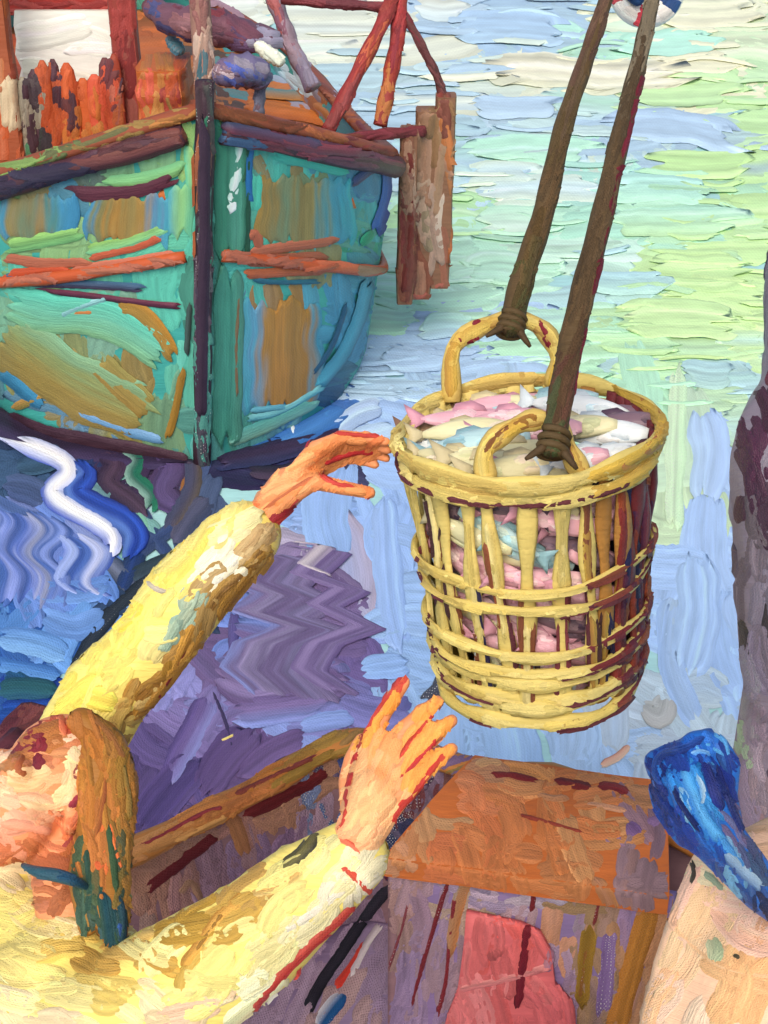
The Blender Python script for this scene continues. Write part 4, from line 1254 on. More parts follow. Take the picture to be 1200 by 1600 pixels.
# upper hand, open round the rim of the basket
def Q(pts):
    return [D(*p) for p in pts]
kn1 = Q([(492, 700, 2.355), (500, 708, 2.375), (506, 718, 2.395), (508, 730, 2.415)])
tp1 = [Q([(535, 682, 2.35), (572, 684, 2.35), (603, 690, 2.345)]), Q([(545, 690, 2.372), (580, 694, 2.372), (606, 703, 2.36)]), Q([(546, 702, 2.395), (580, 706, 2.39), (604, 716, 2.38)]), Q([(540, 716, 2.412), (566, 718, 2.41), (586, 726, 2.40)])]
th1 = Q([(440, 782, 2.35), (492, 752, 2.335), (535, 762, 2.33), (578, 770, 2.335)])
body += hand(WR1, tp1, kn1, th1, rw=.034, rf=.0108)
body += [cap(WR1, D(450, 760, 2.37), .029, .034)]
# lower hand, back of the hand to us, fingers spread
kn2 = Q([(574, 1178, 1.90), (606, 1172, 1.89), (626, 1198, 1.875), (634, 1232, 1.865)])
tp2 = [Q([(592, 1128, 1.905), (612, 1094, 1.90), (632, 1066, 1.89)]), Q([(634, 1138, 1.895), (660, 1114, 1.89), (684, 1096, 1.88)]), Q([(655, 1166, 1.88), (682, 1142, 1.875), (706, 1126, 1.865)]), Q([(660, 1208, 1.868), (684, 1186, 1.862), (706, 1170, 1.855)])]
th2 = Q([(556, 1266, 1.90), (546, 1222, 1.92), (552, 1188, 1.935), (566, 1158, 1.94)])
body += hand(WR2, tp2, kn2, th2, rw=.040, rf=.0120)
body += [cap(WR2, D(590, 1240, 1.875), .031, .036), cap(D(570, 1225, 1.89), D(612, 1240, 1.87), .022, .022)]
bp = Paint('body', M_SKIN)
bp.base(blob(body, .0042, 4), '#e09060')
bp.begin()
F1S = """60,1165,7a2430 55,1185,7c2430 140,1173,8a2c38 100,1130,c05c40 110,1115,b85038 90,1150,b07038 45,1200,c88058 30,1180,b0703c 110,1160,f0b898 125,1165,f4d0a8 120,1185,f4dca0 140,1190,f0d8a0 100,1190,c87848 80,1200,c87850 30,1215,f0c898 60,1210,ecbc88 85,1215,f4cc98 105,1210,f0b888 20,1240,f4c098 50,1245,f4c8a0 80,1240,f4d8a0 100,1235,e8a878
20,1265,f4b894 60,1265,f0b48c 100,1260,f0d098 30,1280,f0a888 70,1285,e8a078 110,1280,d87850 20,1300,ec9878 60,1305,d88058 100,1300,c86c40 120,1250,84303a 130,1235,842c34 145,1265,7a2430 138,1300,88343a 20,1325,c87048 60,1325,b86840 100,1325,b86438 30,1345,a85c38 80,1345,b0603c 120,1330,b46c34 110,1360,a05a34 150,1240,b87038 -20,1220,f0c09c -20,1280,f0b090 -20,1330,c87850
90,1400,b06840 40,1380,b87050"""
bp.fill((-40, 1095, 165, 1420), F1S, lambda x, y: (-25 if y < 1210 else 12 if x < 95 else -60), 60, 20, cover=2.8, h=5.5, aj=18, jx=5)
HS = """480,700,e89a5c 520,690,e08850 560,690,e08a50 600,690,d87848 450,730,f0a468 430,760,f0a870 400,790,e89460 380,810,d87040 470,740,f0a870 500,720,e8985c 540,705,e49058 500,745,e09058 460,770,d88850 420,800,f0a468 540,765,e08c54 575,770,d88048 440,790,e0905c 420,825,a02c34 450,800,a83034 480,785,b83c34 410,840,e0906c 395,830,e8a070"""
bp.fill((340, 655, 625, 860), HS, -36, 50, 15, cover=3.2, h=3, aj=12, jx=5)
for a_, w_, c_ in (([(352, 792), (395, 762), (445, 722), (485, 690), (525, 672)], 8, ['#a82c34', '#8c2834']), ([(520, 676), (555, 680), (600, 682)], 6, ['#b83c34']), ([(598, 712), (560, 706), (525, 716), (500, 728)], 9, ['#b42c30']), ([(500, 730), (505, 745), (530, 758), (560, 760)], 8, ['#b03034', '#c04838']), ([(400, 835), (430, 808), (470, 790), (520, 782)], 14, ['#a02830', '#8c2430', '#b03434']), ([(520, 784), (560, 782), (580, 778)], 6, ['#c05038']), ([(405, 800), (450, 770), (490, 745)], 6, ['#c87048']), ([(440, 742), (470, 722), (500, 704)], 16, ['#f0a86c', '#e89c60']), ([(540, 690), (575, 690)], 12, ['#ec9c60', '#d88048']), ([(535, 764), (575, 770)], 12, ['#e8985c'])):
    bp.stroke(a_, w_, c_, h=4, lift=3.0)
H2S = """600,1100,e89840 590,1130,e89a44 585,1150,f0a048 630,1070,b83c34 620,1100,e09040 650,1120,f0a050 680,1100,e8984c 620,1160,e89c58 640,1140,f0a458 700,1125,e89a48 670,1150,f0a050 640,1190,f0a454 690,1180,e89848 660,1200,f0a04c 630,1225,f0a44c 600,1180,e89c60 580,1190,f0b078 570,1220,f4b880 600,1210,f0ac74 620,1250,f4b078 580,1250,f4b47c 560,1270,f4b078 600,1280,f4b47c 580,1300,f4b480 550,1310,f0a878 600,1310,f0b48c 540,1320,f0ac7c 570,1330,f4b884 520,1330,f0b080"""
bp.fill((500, 1040, 740, 1370), H2S, -58, 60, 20, cover=3.0, h=2.6, aj=12, jx=5)
for a_, w_, c_ in (([(553, 1190), (567, 1150), (588, 1110), (612, 1078), (634, 1056)], 11, ['#8c2c38', '#c04034']), ([(545, 1230), (550, 1200), (560, 1170)], 9, ['#b83434']), ([(540, 1265), (542, 1240), (547, 1215)], 9, ['#b83034']), ([(522, 1302), (538, 1285), (543, 1258)], 10, ['#c04034']), ([(622, 1188), (645, 1155), (668, 1128), (678, 1108)], 9, ['#b83434', '#c84834']), ([(618, 1220), (645, 1195), (670, 1170), (684, 1150)], 9, ['#b83434', '#a83034']), ([(610, 1300), (620, 1270), (650, 1235), (680, 1195), (700, 1172)], 13, ['#c83c30', '#b83430', '#d85838']), ([(598, 1345), (605, 1315), (625, 1275)], 8, ['#b02c30', '#d08060']), ([(515, 1306), (545, 1318), (565, 1338), (580, 1358)], 10, ['#d05038', '#e08060'])):
    bp.stroke(a_, w_, c_, h=4, lift=3.0)
# features of the face in thick short dabs
for a_, w_, c_ in (([(62, 1152), (66, 1164), (60, 1172)], 20, ['#74202c', '#8a2c34']), ([(55, 1178), (62, 1192), (50, 1204)], 22, ['#7a2430', '#6a2434']), ([(40, 1175), (28, 1200), (45, 1214)], 12, ['#9a5030', '#a86038']), ([(133, 1178), (142, 1170), (146, 1165)], 14, ['#8a2c3c', '#7a2030']), ([(108, 1262), (122, 1248), (134, 1234)], 13, ['#8a2c38', '#7a2030']), ([(140, 1245), (146, 1265), (140, 1290), (130, 1310)], 11, ['#8a3038', '#7c2430']), ([(10, 1228), (45, 1232), (75, 1218)], 16, ['#f4c890', '#f0a878']), ([(30, 1252), (65, 1262), (95, 1254), (115, 1240)], 16, ['#f4d8a0', '#f0b088']), ([(95, 1228), (104, 1212), (106, 1200)], 11, ['#f4b888', '#f8d0a0']), ([(105, 1165), (118, 1180), (132, 1192)], 22, ['#f4e0a8', '#f4c8a0']), ([(92, 1112), (96, 1130), (104, 1150)], 13, ['#c85840', '#d87850']), ([(0, 1285), (40, 1290), (80, 1300)], 18, ['#f0a888', '#e89070'])):
    bp.stroke(a_, w_, c_, h=5, lift=3.2)
bp.around('e09060 e8a070 d08050', .04, .016, 1.2, cap_n=400).build(p1)

# jacket
jk = Paint('oilskin_jacket', M_CLOTH)
CU1 = D(382, 838, 2.37); CU2 = D(548, 1340, 1.875)
M1 = [LS, LS.lerp(EL1, .5) + UPV * .01, EL1, EL1.lerp(CU1, .3) + RGT * .006, EL1.lerp(CU1, .62) - RGT * .01, CU1]
M2 = [RS, RS.lerp(EL2, .5), EL2, EL2.lerp(CU2, .5) + UPV * .006, CU2]
jp = chain(M1, [.095, .080, .078, .070, .074, .062]) + chain(M2, [.100, .092, .080, .068, .052])
jp += [cap(NK + UPV * -.06, CH, .12, .19), cap(CH, PEL + V((0, 0, .02)), .19, .165), cap(LS, CH, .10, .15), cap(RS, CH, .10, .15), cap(NK - UPV * .05, RS, .085, .09), cap(NK - UPV * .04, LS, .085, .09)]
for k_ in range(5):                    # creases round the sleeves
    t = .15 + k_ * .18
    c_ = EL1.lerp(CU1, t); d_ = (CU1 - EL1).normalized(); s_ = d_.cross(FWD).normalized()
    jp.append(cap(c_ + s_ * .045 - FWD * .035, c_ - s_ * .04 - FWD * .05 + d_ * .03, .014, .010))
    c_ = EL2.lerp(CU2, t); d_ = (CU2 - EL2).normalized(); s_ = d_.cross(FWD).normalized()
    jp.append(cap(c_ + s_ * .04 - FWD * .03, c_ - s_ * .03 - FWD * .042 + d_ * .03, .012, .009))
jk.base(blob(jp, .007, 5), '#ecd874')
jk.begin()
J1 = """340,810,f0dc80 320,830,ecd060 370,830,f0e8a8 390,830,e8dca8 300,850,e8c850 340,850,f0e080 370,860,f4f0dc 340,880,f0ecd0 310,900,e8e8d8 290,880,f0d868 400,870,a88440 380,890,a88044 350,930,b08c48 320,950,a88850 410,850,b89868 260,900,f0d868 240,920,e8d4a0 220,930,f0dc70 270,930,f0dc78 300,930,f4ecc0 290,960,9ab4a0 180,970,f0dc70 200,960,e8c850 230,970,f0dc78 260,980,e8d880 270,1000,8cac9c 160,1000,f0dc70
150,1020,ecd868 200,1020,f0d870 240,1010,f0e090 130,1050,f0e078 180,1050,f0dc74 220,1050,ecd870 260,1030,a07a34 240,1070,a07830 280,1050,985c30 300,1010,b08c44 280,1000,a88040 120,1080,ecd860 150,1090,f0dc78 190,1080,f0e08c 210,1100,a87830 230,1110,c8b070 110,1100,e8d460 160,1120,e8d068 200,1130,c8a858 180,1150,b08c48 220,1150,a07c38 150,1140,8a7c50 250,1100,8a4430 190,1170,a07838 200,1190,94702c"""  # browns at the lower edge paint the sleeve's shaded underside
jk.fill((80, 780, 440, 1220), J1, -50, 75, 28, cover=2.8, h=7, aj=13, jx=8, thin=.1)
J2 = """20,1400,f0dc80 60,1420,ecd890 0,1370,e8d0a0 40,1380,e0c08c 90,1430,f0d8a0 20,1450,f0dc7c 60,1470,f0e088 100,1480,e0c060 30,1510,f0dc84 80,1520,f0e08c 20,1550,f0e4a0 60,1560,f0dc8c 110,1550,f0e094 150,1540,e0c468 100,1510,c89040 170,1500,c89c48 210,1530,f0dc80 250,1480,f0e498 230,1500,c89840 200,1470,d0a858 260,1520,f0dc84 300,1490,c8a048 330,1440,b89038 320,1500,f0e088 350,1470,f0dc80 380,1420,c8a04c 400,1400,c09850 420,1400,f0dc88 460,1390,f0e088 500,1370,f0e48c
520,1350,f0e4a0 440,1440,f0e08c 480,1420,f0dc88 510,1400,ece0a8 540,1370,e8e0b8 400,1470,f0e090 360,1520,f0dc84 420,1500,e8dc9c 300,1550,f0e088 350,1560,f0d078 250,1570,f0d8a8 280,1590,f4c8a8 320,1580,f4d0a8 200,1580,f0dc9c 150,1590,f0d8a0 60,1590,f0d8b0 20,1580,f0e0b0 400,1540,f0e8b8 430,1530,f0e0b8 480,1460,e0d8b0 540,1390,d8d0b8 -60,1450,f0dc80"""
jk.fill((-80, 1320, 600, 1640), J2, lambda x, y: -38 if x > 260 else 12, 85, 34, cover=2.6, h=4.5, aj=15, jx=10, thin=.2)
for a_, w_, c_ in (([(355, 800), (320, 826), (290, 870), (240, 910)], 34, ['#ecd060', '#f4e48c']), ([(372, 860), (345, 885), (318, 912)], 30, ['#f4f2e4', '#f0e8c8']), ([(412, 848), (385, 890), (345, 925), (320, 960)], 24, ['#a8803c', '#8c6430', '#b8944c']), ([(310, 960), (285, 1010), (262, 1060)], 16, ['#a07030', '#c09040']), ([(300, 985), (275, 1040), (245, 1090), (236, 1140)], 9, ['#74242c', '#842c30']), ([(265, 1050), (240, 1090), (205, 1110)], 20, ['#a87428', '#d0b470']), ([(425, 858), (372, 925), (335, 978)], 32, ['#b08c48', '#8c6428', '#a47c38']), ([(328, 985), (278, 1058), (222, 1122)], 36, ['#c0a058', '#946c2c', '#a87c38']), ([(345, 975), (300, 1040), (255, 1100), (225, 1140)], 9, ['#7c2c2c', '#8a3a30']), ([(225, 905), (245, 920), (262, 925)], 9, ['#d8ccb4', '#a8a094']), ([(282, 962), (262, 1000), (250, 1020)], 20, ['#8cac9c', '#a8bca0']), ([(160, 990), (190, 960), (215, 950)], 26, ['#e0bc50', '#f0d860']), ([(125, 1110), (150, 1135), (175, 1150)], 12, ['#8a7838', '#a89050']), ([(118, 1085), (150, 1090), (185, 1100)], 40, ['#f0dc64', '#ecd458']),  # brown strokes paint shade under the raised forearm
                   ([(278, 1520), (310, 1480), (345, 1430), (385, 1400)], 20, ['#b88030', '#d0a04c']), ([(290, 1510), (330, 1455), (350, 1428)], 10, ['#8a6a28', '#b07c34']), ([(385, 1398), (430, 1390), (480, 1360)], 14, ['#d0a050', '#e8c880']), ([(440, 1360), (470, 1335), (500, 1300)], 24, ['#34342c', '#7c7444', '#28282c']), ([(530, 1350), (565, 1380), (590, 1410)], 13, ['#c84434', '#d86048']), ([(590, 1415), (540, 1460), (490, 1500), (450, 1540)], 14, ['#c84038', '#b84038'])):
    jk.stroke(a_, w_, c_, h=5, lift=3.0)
lay_ = [([(585, 1418), (535, 1465), (485, 1510), (440, 1560), (400, 1610)], 16, ['#c84038', '#b43430', '#d06050']), ([(560, 1400), (510, 1440), (460, 1470)], 14, ['#e8e0c8', '#d8d0c0']), ([(470, 1560), (440, 1590), (420, 1615)], 30, ['#f0ece0', '#e0d8c8'])]
for a_, w_, c_ in lay_:
    jk.stroke([(x - 20, y - 14) for x, y in a_], w_, c_, h=4, lift=3.2)
jk.around('ecd874 e4cc60 f0e08c d8b858', .13, .036).build(p1)
# oilskin trousers and boots (below the picture)
tr_ = Paint('oilskin_trousers', M_CLOTH)
tp = [cap(PEL + V((0, 0, .04)), PEL - V((0, 0, .03)), .155, .15)]
for s in (-1, 1):
    hip = PEL + V((.09 * s, -.02, -.02)); kn_ = V((hip.x + .05 * s, hip.y + .22, .40)); ft = V((kn_.x, kn_.y - .12, .16))
    tp += chain([hip, kn_, ft], [.11, .082, .07])
tr_.base(blob(tp, .01, 5), '#e0c860'); tr_.begin(); tr_.around('e0c860 d8bc58 e8d478', .13, .04).build(p1)
for s in (-1, 1):
    hip = PEL + V((.09 * s, -.02, -.02)); kn_ = V((hip.x + .05 * s, hip.y + .22, .40)); ft = V((kn_.x, kn_.y - .12, .13))
    b_ = Paint('boot', M_CLOTH)
    b_.base(blob([cap(ft + V((0, -.02, .04)), ft + V((0, -.02, -.0)), .06, .05), cap(ft + V((0, -.02, -.0)), ft + V((.01, .16, -.005)), .05, .042)], .008, 4), '#2c3438'); b_.begin(); b_.build(p1)
# hair falling over the nape
hr = Paint('hair', M_WOOD)
hp_ = [ell(L3(-.060, .050, -.01), ax3, (.070, .066, .074))]
hp_ += chain(Q([(128, 1128, 2.20), (168, 1170, 2.20), (182, 1230, 2.18), (176, 1300, 2.15), (168, 1370, 2.12), (172, 1430, 2.08), (186, 1490, 2.05)]), [.024, .032, .036, .034, .034, .032, .010])
hp_ += chain(Q([(150, 1180, 2.2), (158, 1280, 2.16), (140, 1370, 2.12), (135, 1450, 2.09)]), [.035, .035, .034, .014])
hr.base(blob(hp_, .006, 4), '#96642a')
hr.begin()
R_SEED = """150,1140,a8682c 130,1130,b07038 165,1150,9a6c34 180,1180,96682c 170,1200,94642a 190,1220,8c6a2c 160,1220,a87030 150,1250,b87434 170,1260,c07838 190,1260,98682c 155,1300,b8743c 170,1300,c8783c 185,1300,8a6830 150,1340,b86c34 160,1330,d06c38 178,1330,3c4c38 135,1350,a06430 140,1380,4a5c40 155,1380,34483c 170,1380,6a5c30 185,1380,94682c 130,1420,3c5444 150,1430,2c4a44 165,1430,34503c 180,1430,24443c 200,1430,966a30 170,1470,1c4a54 185,1480,2a4c3c 155,1470,6a6434 200,1480,2c4c8c 140,1460,a07434 120,1470,a07438 210,1490,8c6434 190,1500,1c3c54"""
hr.fill((105, 1105, 225, 1520), R_SEED, 82, 95, 15, cover=3.6, h=6.5, aj=9, jx=8, streak=.2)
for a_, w_, c_ in (([(140, 1118), (172, 1150), (196, 1190)], 12, ['#a8703c', '#7a4c28']), ([(150, 1170), (172, 1230), (180, 1290)], 14, ['#c88040', '#a0642c']), ([(190, 1190), (200, 1240), (202, 1290)], 10, ['#6a5c2c', '#8a6a30']), ([(168, 1200), (160, 1260), (150, 1310)], 9, ['#8a4a2c', '#b06c34'])):
    hr.stroke(a_, w_, c_, h=6, lift=2.6)
for a_, w_, c_ in (([(168, 1285), (176, 1340), (182, 1400)], 10, ['#2c4c34', '#3c5438']), ([(135, 1325), (140, 1390), (136, 1440)], 10, ['#345444', '#2c4840']), ([(160, 1390), (168, 1440), (176, 1500)], 22, ['#24484c', '#1c4450', '#34503c']), ([(185, 1395), (192, 1440), (190, 1480)], 12, ['#1c3c50', '#24444c']), ([(152, 1345), (158, 1360)], 14, ['#d8683c']), ([(195, 1300), (200, 1370), (206, 1430)], 12, ['#94682c', '#a07434'])):  # blue-green strokes paint the shadow in the hair
    hr.stroke(a_, w_, c_, h=5, lift=3.0)
hr.around('96642a a8703c 845828 6a5430', .08, .016).build(p1)
# blue-green neckcloth under the chin
nc = Paint('neckcloth', M_CLOTH)
nc.base(tube(curve(Q([(36, 1352, 2.10), (58, 1362, 2.07), (90, 1368, 2.06), (115, 1376, 2.06), (140, 1388, 2.09)]), 14), [.004 + .006 * math.sin(math.pi * i / 14) for i in range(15)], 9), '#2a4c5c')
nc.begin(); nc.fill((20, 1335, 170, 1410), "50,1360,2c5464 80,1368,345868 110,1375,1c4460 60,1345,2c5060", 12, 50, 11, cover=3, h=4); nc.build(p1)

# ---- fisherman standing at the right edge
p2 = thing('person', V((.62, .95, .85)), 'person in a mauve-grey coat and peach apron with a blue sash at the right edge', 'person')
S2 = 1.34
HC2 = D(1392, 130, 1.42)
hf2 = (RGT * -.93 - FWD * .25 - UPV * .1).normalized(); hu2 = (UPV - hf2 * UPV.dot(hf2)).normalized(); hs2 = hu2.cross(hf2).normalized()
L4 = loc3(HC2, hf2, hu2, hs2); ax4 = (hf2, hu2, hs2)
b2 = [ell(L4(-.022, .035, 0), ax4, (.094, .086, .076)), ell(L4(.030, -.04, 0), ax4, (.062, .078, .058)), ell(L4(.062, -.098, 0), ax4, (.032, .026, .032)),
      cap(L4(.080, .012, 0), L4(.110, -.030, 0), .011, .018), cap(L4(.100, -.034, -.012), L4(.100, -.034, .012), .012, .012), cap(L4(.072, .036, -.036), L4(.072, .036, .036), .016, .016),
      ell(L4(.052, -.02, .042), ax4, (.022, .02, .016)), ell(L4(.052, -.02, -.042), ax4, (.022, .02, .016)), cap(L4(.082, -.064, -.02), L4(.082, -.064, .02), .010, .010), cap(L4(.080, -.08, -.016), L4(.080, -.08, .016), .010, .010),
      ell(L4(-.012, -.008, .078), ax4, (.022, .036, .013)), ell(L4(-.012, -.008, -.078), ax4, (.022, .036, .013))]
NK2 = V((HC2.x + .045, HC2.y - .03, HC2.z - .20)); CH2 = V((NK2.x + .005, NK2.y + .0, NK2.z - .22)); PV2 = V((CH2.x + .055, CH2.y + .02, CH2.z - .42))
LS2, RS2 = NK2 + V((-.008, .19, -.06)), NK2 + V((.03, -.19, -.06))
EA = LS2 + V((.035, .03, -.28)); WA = EA + V((.07, .02, -.25))
EB = RS2 + V((.1, -.02, -.28)); WB = EB + V((.02, .10, -.22))
b2 += [cap(L4(-.03, -.06, 0), NK2, .054, .056), cap(NK2, CH2, .06, .11), cap(CH2, PV2, .12, .115), cap(NK2, LS2, .05, .05), cap(NK2, RS2, .05, .05)]
b2 += chain([LS2, EA, WA], [.048, .04, .028]) + chain([RS2, EB, WB], [.048, .04, .028])
for wr_, dr_ in ((WA, V((.05, 0, -.9))), (WB, V((.05, .2, -.8)))):
    d_ = dr_.normalized(); s_ = d_.cross(V((0, 1, .2))).normalized(); n_ = s_.cross(d_)
    ks = [wr_ + d_ * .085 + s_ * (.028 - .018 * i) for i in range(4)]
    ts = [[k_ + d_ * .035 + n_ * .008, k_ + d_ * .06 + n_ * .022, k_ + d_ * (.078 - .006 * abs(i - 1.3)) + n_ * .038] for i, k_ in enumerate(ks)]
    b2 += hand(wr_, ts, ks, [wr_ + d_ * .02 + s_ * .02, wr_ + d_ * .05 + s_ * .045, wr_ + d_ * .08 + s_ * .055 + n_ * .01, wr_ + d_ * .10 + s_ * .052 + n_ * .02], rw=.030, rf=.0098)
FZ = .85
for s in (-1, 1):
    hip = PV2 + V((-.01, .09 * s, -.03)); kn_ = V((hip.x - .03, hip.y, (hip.z + FZ) / 2 + .04)); ft = V((hip.x + .02, hip.y, FZ + .06))
    b2 += chain([hip, kn_, ft], [.09, .06, .042]) + [cap(ft + V((.03, 0, -.02)), ft + V((-.14, 0, -.025)), .038, .032)]
pb = Paint('body', M_SKIN)
pb.base(blob(b2, .0055, 4), '#c88468'); pb.begin()
pb.fill((1170, 60, 1240, 260), "1190,120,c87868 1195,170,d08468 1195,190,e0c080", 80, 50, 18, cover=2.5, h=4)
pb.around('c88468 d4947a b8745c dca084', .05, .018, 1.6).build(p2)
hb2 = Paint('hair', M_WOOD)
hb2.base(blob([ell(L4(-.05, .05, 0), ax4, (.085, .085, .085)), cap(L4(-.07, -.02, 0), L4(-.07, -.09, 0), .06, .045)], .008, 4), '#3a2c34'); hb2.begin(); hb2.around('3a2c34 4a3438 2c2430 54403c', .08, .016, 2, 4).build(p2)
ct = Paint('coat', M_CLOTH)
cp = [cap(NK2 - V((0, 0, .07)), CH2, .12, .165), cap(CH2, PV2 + V((0, 0, .12)), .165, .165)] + chain([LS2, EA, EA.lerp(WA, .5), WA], [.09, .075, .066, .058]) + chain([RS2, EB, WB], [.09, .07, .056]) + [cap(LS2, CH2, .09, .13), cap(RS2, CH2, .09, .13), cap(NK2 - V((0, 0, .06)), LS2, .075, .085), cap(NK2 - V((0, 0, .06)), RS2, .075, .085)]
cp += [cap(PV2 + V((0, 0, .1)), PV2 - V((0, 0, .14)), .155, .155)]
ct.base(blob(cp, .008, 5), '#8f7f8c')
ct.begin()
C_SEED = """1185,360,3a2a30 1180,450,342c30 1175,520,303a30 1180,570,3c4034 1190,420,5a2440 1195,560,6a2840 1185,640,4a2438 1190,700,542c44 1185,780,4c2c40 1175,840,6a5c64 1190,860,8c7c88 1170,900,7c6c78 1165,950,3c3438 1160,1000,2c2c30 1190,930,8c8090 1190,1000,8c7c8c 1180,1050,94849a 1150,1060,a8c0a0 1150,1120,a4bc98 1140,1180,acc09c 1170,1100,9c8898 1190,1150,9a8494 1180,1200,a08c98 1160,1250,98849a 1190,1250,a08890 1180,1300,a88890 1195,1320,b87068 1250,600,4a2a3c 1250,1000,8c7c8c 1230,1250,a08890 1300,800,7c6c7c"""
ct.fill((1080, 280, 1420, 1420), C_SEED, 84, 90, 24, cover=2.4, h=3, aj=10, jx=7)
ct.around('8f7f8c 7c6c7c 9a8c98 5c4c5c 847484', .13, .035).build(p2)
ap = Paint('apron', M_CLOTH)
T_ = [D(1290, 1500, 1.30), D(1275, 1480, 1.28), D(1262, 1600, 1.26), D(1250, 1780, 1.24)]
app = chain(T_, [.095, .120, .145, .16]) + chain([a + RGT * .20 + FWD * .04 - UPV * .13 for a in T_], [.12, .14, .15, .16])
app += [cap(D(1108, 1352, 1.26), D(1072, 1500, 1.25), .019, .028), cap(D(1072, 1500, 1.25), D(1036, 1700, 1.23), .028, .034), cap(D(1150, 1372, 1.27), D(1130, 1520, 1.26), .03, .05), cap(D(1200, 1400, 1.28), D(1180, 1560, 1.27), .035, .06), cap(D(1112, 1500, 1.255), D(1090, 1700, 1.24), .04, .05)]
ap.base(blob(app, .008, 6), '#f0c09c')
ap.begin()
A_SEED = """1085,1330,f0c8b0 1070,1380,f4c4ac 1050,1430,f4c4a8 1030,1490,f4c0a4 1010,1550,f4c4a8 1000,1600,f0c8ac 1110,1380,e8dcb4 1120,1400,f0c8a4 1150,1380,f4c4ac 1180,1420,f4c4ac 1140,1420,f4c8a4 1100,1430,f0c898 1090,1480,f4c498 1070,1520,f4c090 1050,1560,f4bc88 1130,1480,f0c090 1160,1480,f4c08c 1190,1500,f4bc88 1150,1520,f4bc84 1180,1560,f4b880 1080,1590,e8c898 1140,1590,f0b880 1070,1600,f0c8a0 1040,1600,f4c8ac 1200,1450,f4b890"""
ap.fill((960, 1290, 1260, 1640), A_SEED, lambda x, y: -62 if x < 1090 else (-78 if RN.random() < .6 else 20), 140, 46, cover=2.6, h=1.8, aj=7, jx=10, mix=.7, streak=.05)
for a_, w_, c_ in (([(1080, 1340), (1085, 1365), (1078, 1385)], 9, ['#34302c', '#4c4438']), ([(1098, 1362), (1115, 1375), (1130, 1392)], 12, ['#8c9c84']), ([(1110, 1462), (1118, 1485), (1112, 1505)], 28, ['#a8b890', '#c8c8a0']), ([(1145, 1492), (1158, 1498)], 8, ['#4a4434']), ([(1070, 1400), (1050, 1440), (1060, 1450)], 16, ['#d8a888', '#e8b898'])):
    ap.stroke(a_, w_, c_, h=5, lift=2.5)
ap.around('f0c09c ecc4a8 e8b890 f4c8a8', .14, .04).build(p2)
ss = Paint('sash', M_CLOTH)
sp = chain(Q([(1250, 1440, 1.18), (1190, 1390, 1.16), (1130, 1320, 1.14), (1085, 1270, 1.13), (1058, 1215, 1.14), (1088, 1165, 1.15), (1108, 1145, 1.16)]), [.016, .019, .022, .024, .021, .013, .005])
sp += chain(Q([(1125, 1300, 1.15), (1118, 1240, 1.16), (1090, 1195, 1.16)]), [.020, .018, .010]) + chain(Q([(1022, 1232, 1.16), (1042, 1262, 1.15), (1075, 1300, 1.14)]), [.006, .012, .014]) + chain(Q([(1030, 1205, 1.15), (1024, 1190, 1.16), (1050, 1178, 1.16), (1075, 1175, 1.15)]), [.010, .010, .010, .012])
sp += chain(Q([(1050, 1215, 1.115), (1075, 1265, 1.105), (1125, 1325, 1.115), (1190, 1385, 1.14)]), [.006, .010, .010, .006]) + chain(Q([(1095, 1185, 1.135), (1112, 1240, 1.125), (1150, 1310, 1.13), (1215, 1385, 1.15)]), [.006, .010, .010, .006]) + chain(Q([(1060, 1180, 1.13), (1085, 1215, 1.115), (1105, 1270, 1.115)]), [.005, .009, .006]) + chain(Q([(1100, 1150, 1.15), (1120, 1165, 1.15), (1135, 1195, 1.15), (1130, 1240, 1.15)]), [.006, .010, .012, .012])
ss.base(blob(sp, .0036, 2), '#1f5aa8')
ss.begin()
ss.fill((1000, 1120, 1260, 1460), "1105,1145,2c6cc8 1080,1170,2060c0 1050,1180,203c90 1030,1200,1c2c74 1035,1230,1a2868 1060,1210,2c74c8 1075,1230,3080cc 1070,1200,3a90d8 1090,1200,2880c8 1100,1180,5098d0 1085,1250,78a8cc 1095,1270,3888c8 1110,1280,2c74c0 1120,1230,182870 1115,1200,1c3480 1130,1260,1a2868 1060,1270,1a3a90 1080,1300,1c3c98 1110,1320,1c50a8 1130,1310,4890d0 1150,1340,78a4c8 1170,1360,6aa0c8 1190,1380,2c4c8c 1130,1340,20408c 1160,1330,4a5078 1150,1300,6a5c80 1180,1350,343c60 1210,1400,202c50", 62, 60, 14, cover=3.2, h=4.5, aj=12, jx=5)
for a_, w_, c_ in (([(1105, 1148), (1070, 1170), (1035, 1180), (1024, 1205), (1040, 1228)], 14, ['#182870', '#2c5cb4']), ([(1012, 1225), (1040, 1258), (1075, 1300)], 13, ['#14246a', '#203c8c']), ([(1098, 1190), (1112, 1225), (1125, 1275)], 18, ['#141f60', '#202f7c']), ([(1066, 1195), (1082, 1240), (1100, 1280), (1130, 1320)], 22, ['#2c84cc', '#5aa8e0', '#2468b8']), ([(1130, 1330), (1165, 1365), (1195, 1392)], 18, ['#a8c4d8', '#2c5c9c']), ([(1088, 1205), (1098, 1240), (1090, 1262)], 10, ['#c8e0ec', '#5a9cd0']), ([(1075, 1180), (1095, 1175), (1112, 1182)], 9, ['#8cc0e4', '#3c80cc']), ([(1050, 1225), (1068, 1262), (1100, 1305)], 9, ['#122058']), ([(1120, 1190), (1138, 1250), (1165, 1310)], 11, ['#131c54', '#24306c'])):
    ss.stroke(a_, w_, c_, h=5, lift=2.8)
ss.build(p2)
t2 = Paint('trousers', M_CLOTH)
tp = [cap(PV2 + V((0, 0, .06)), PV2 - V((0, 0, .04)), .15, .15)]
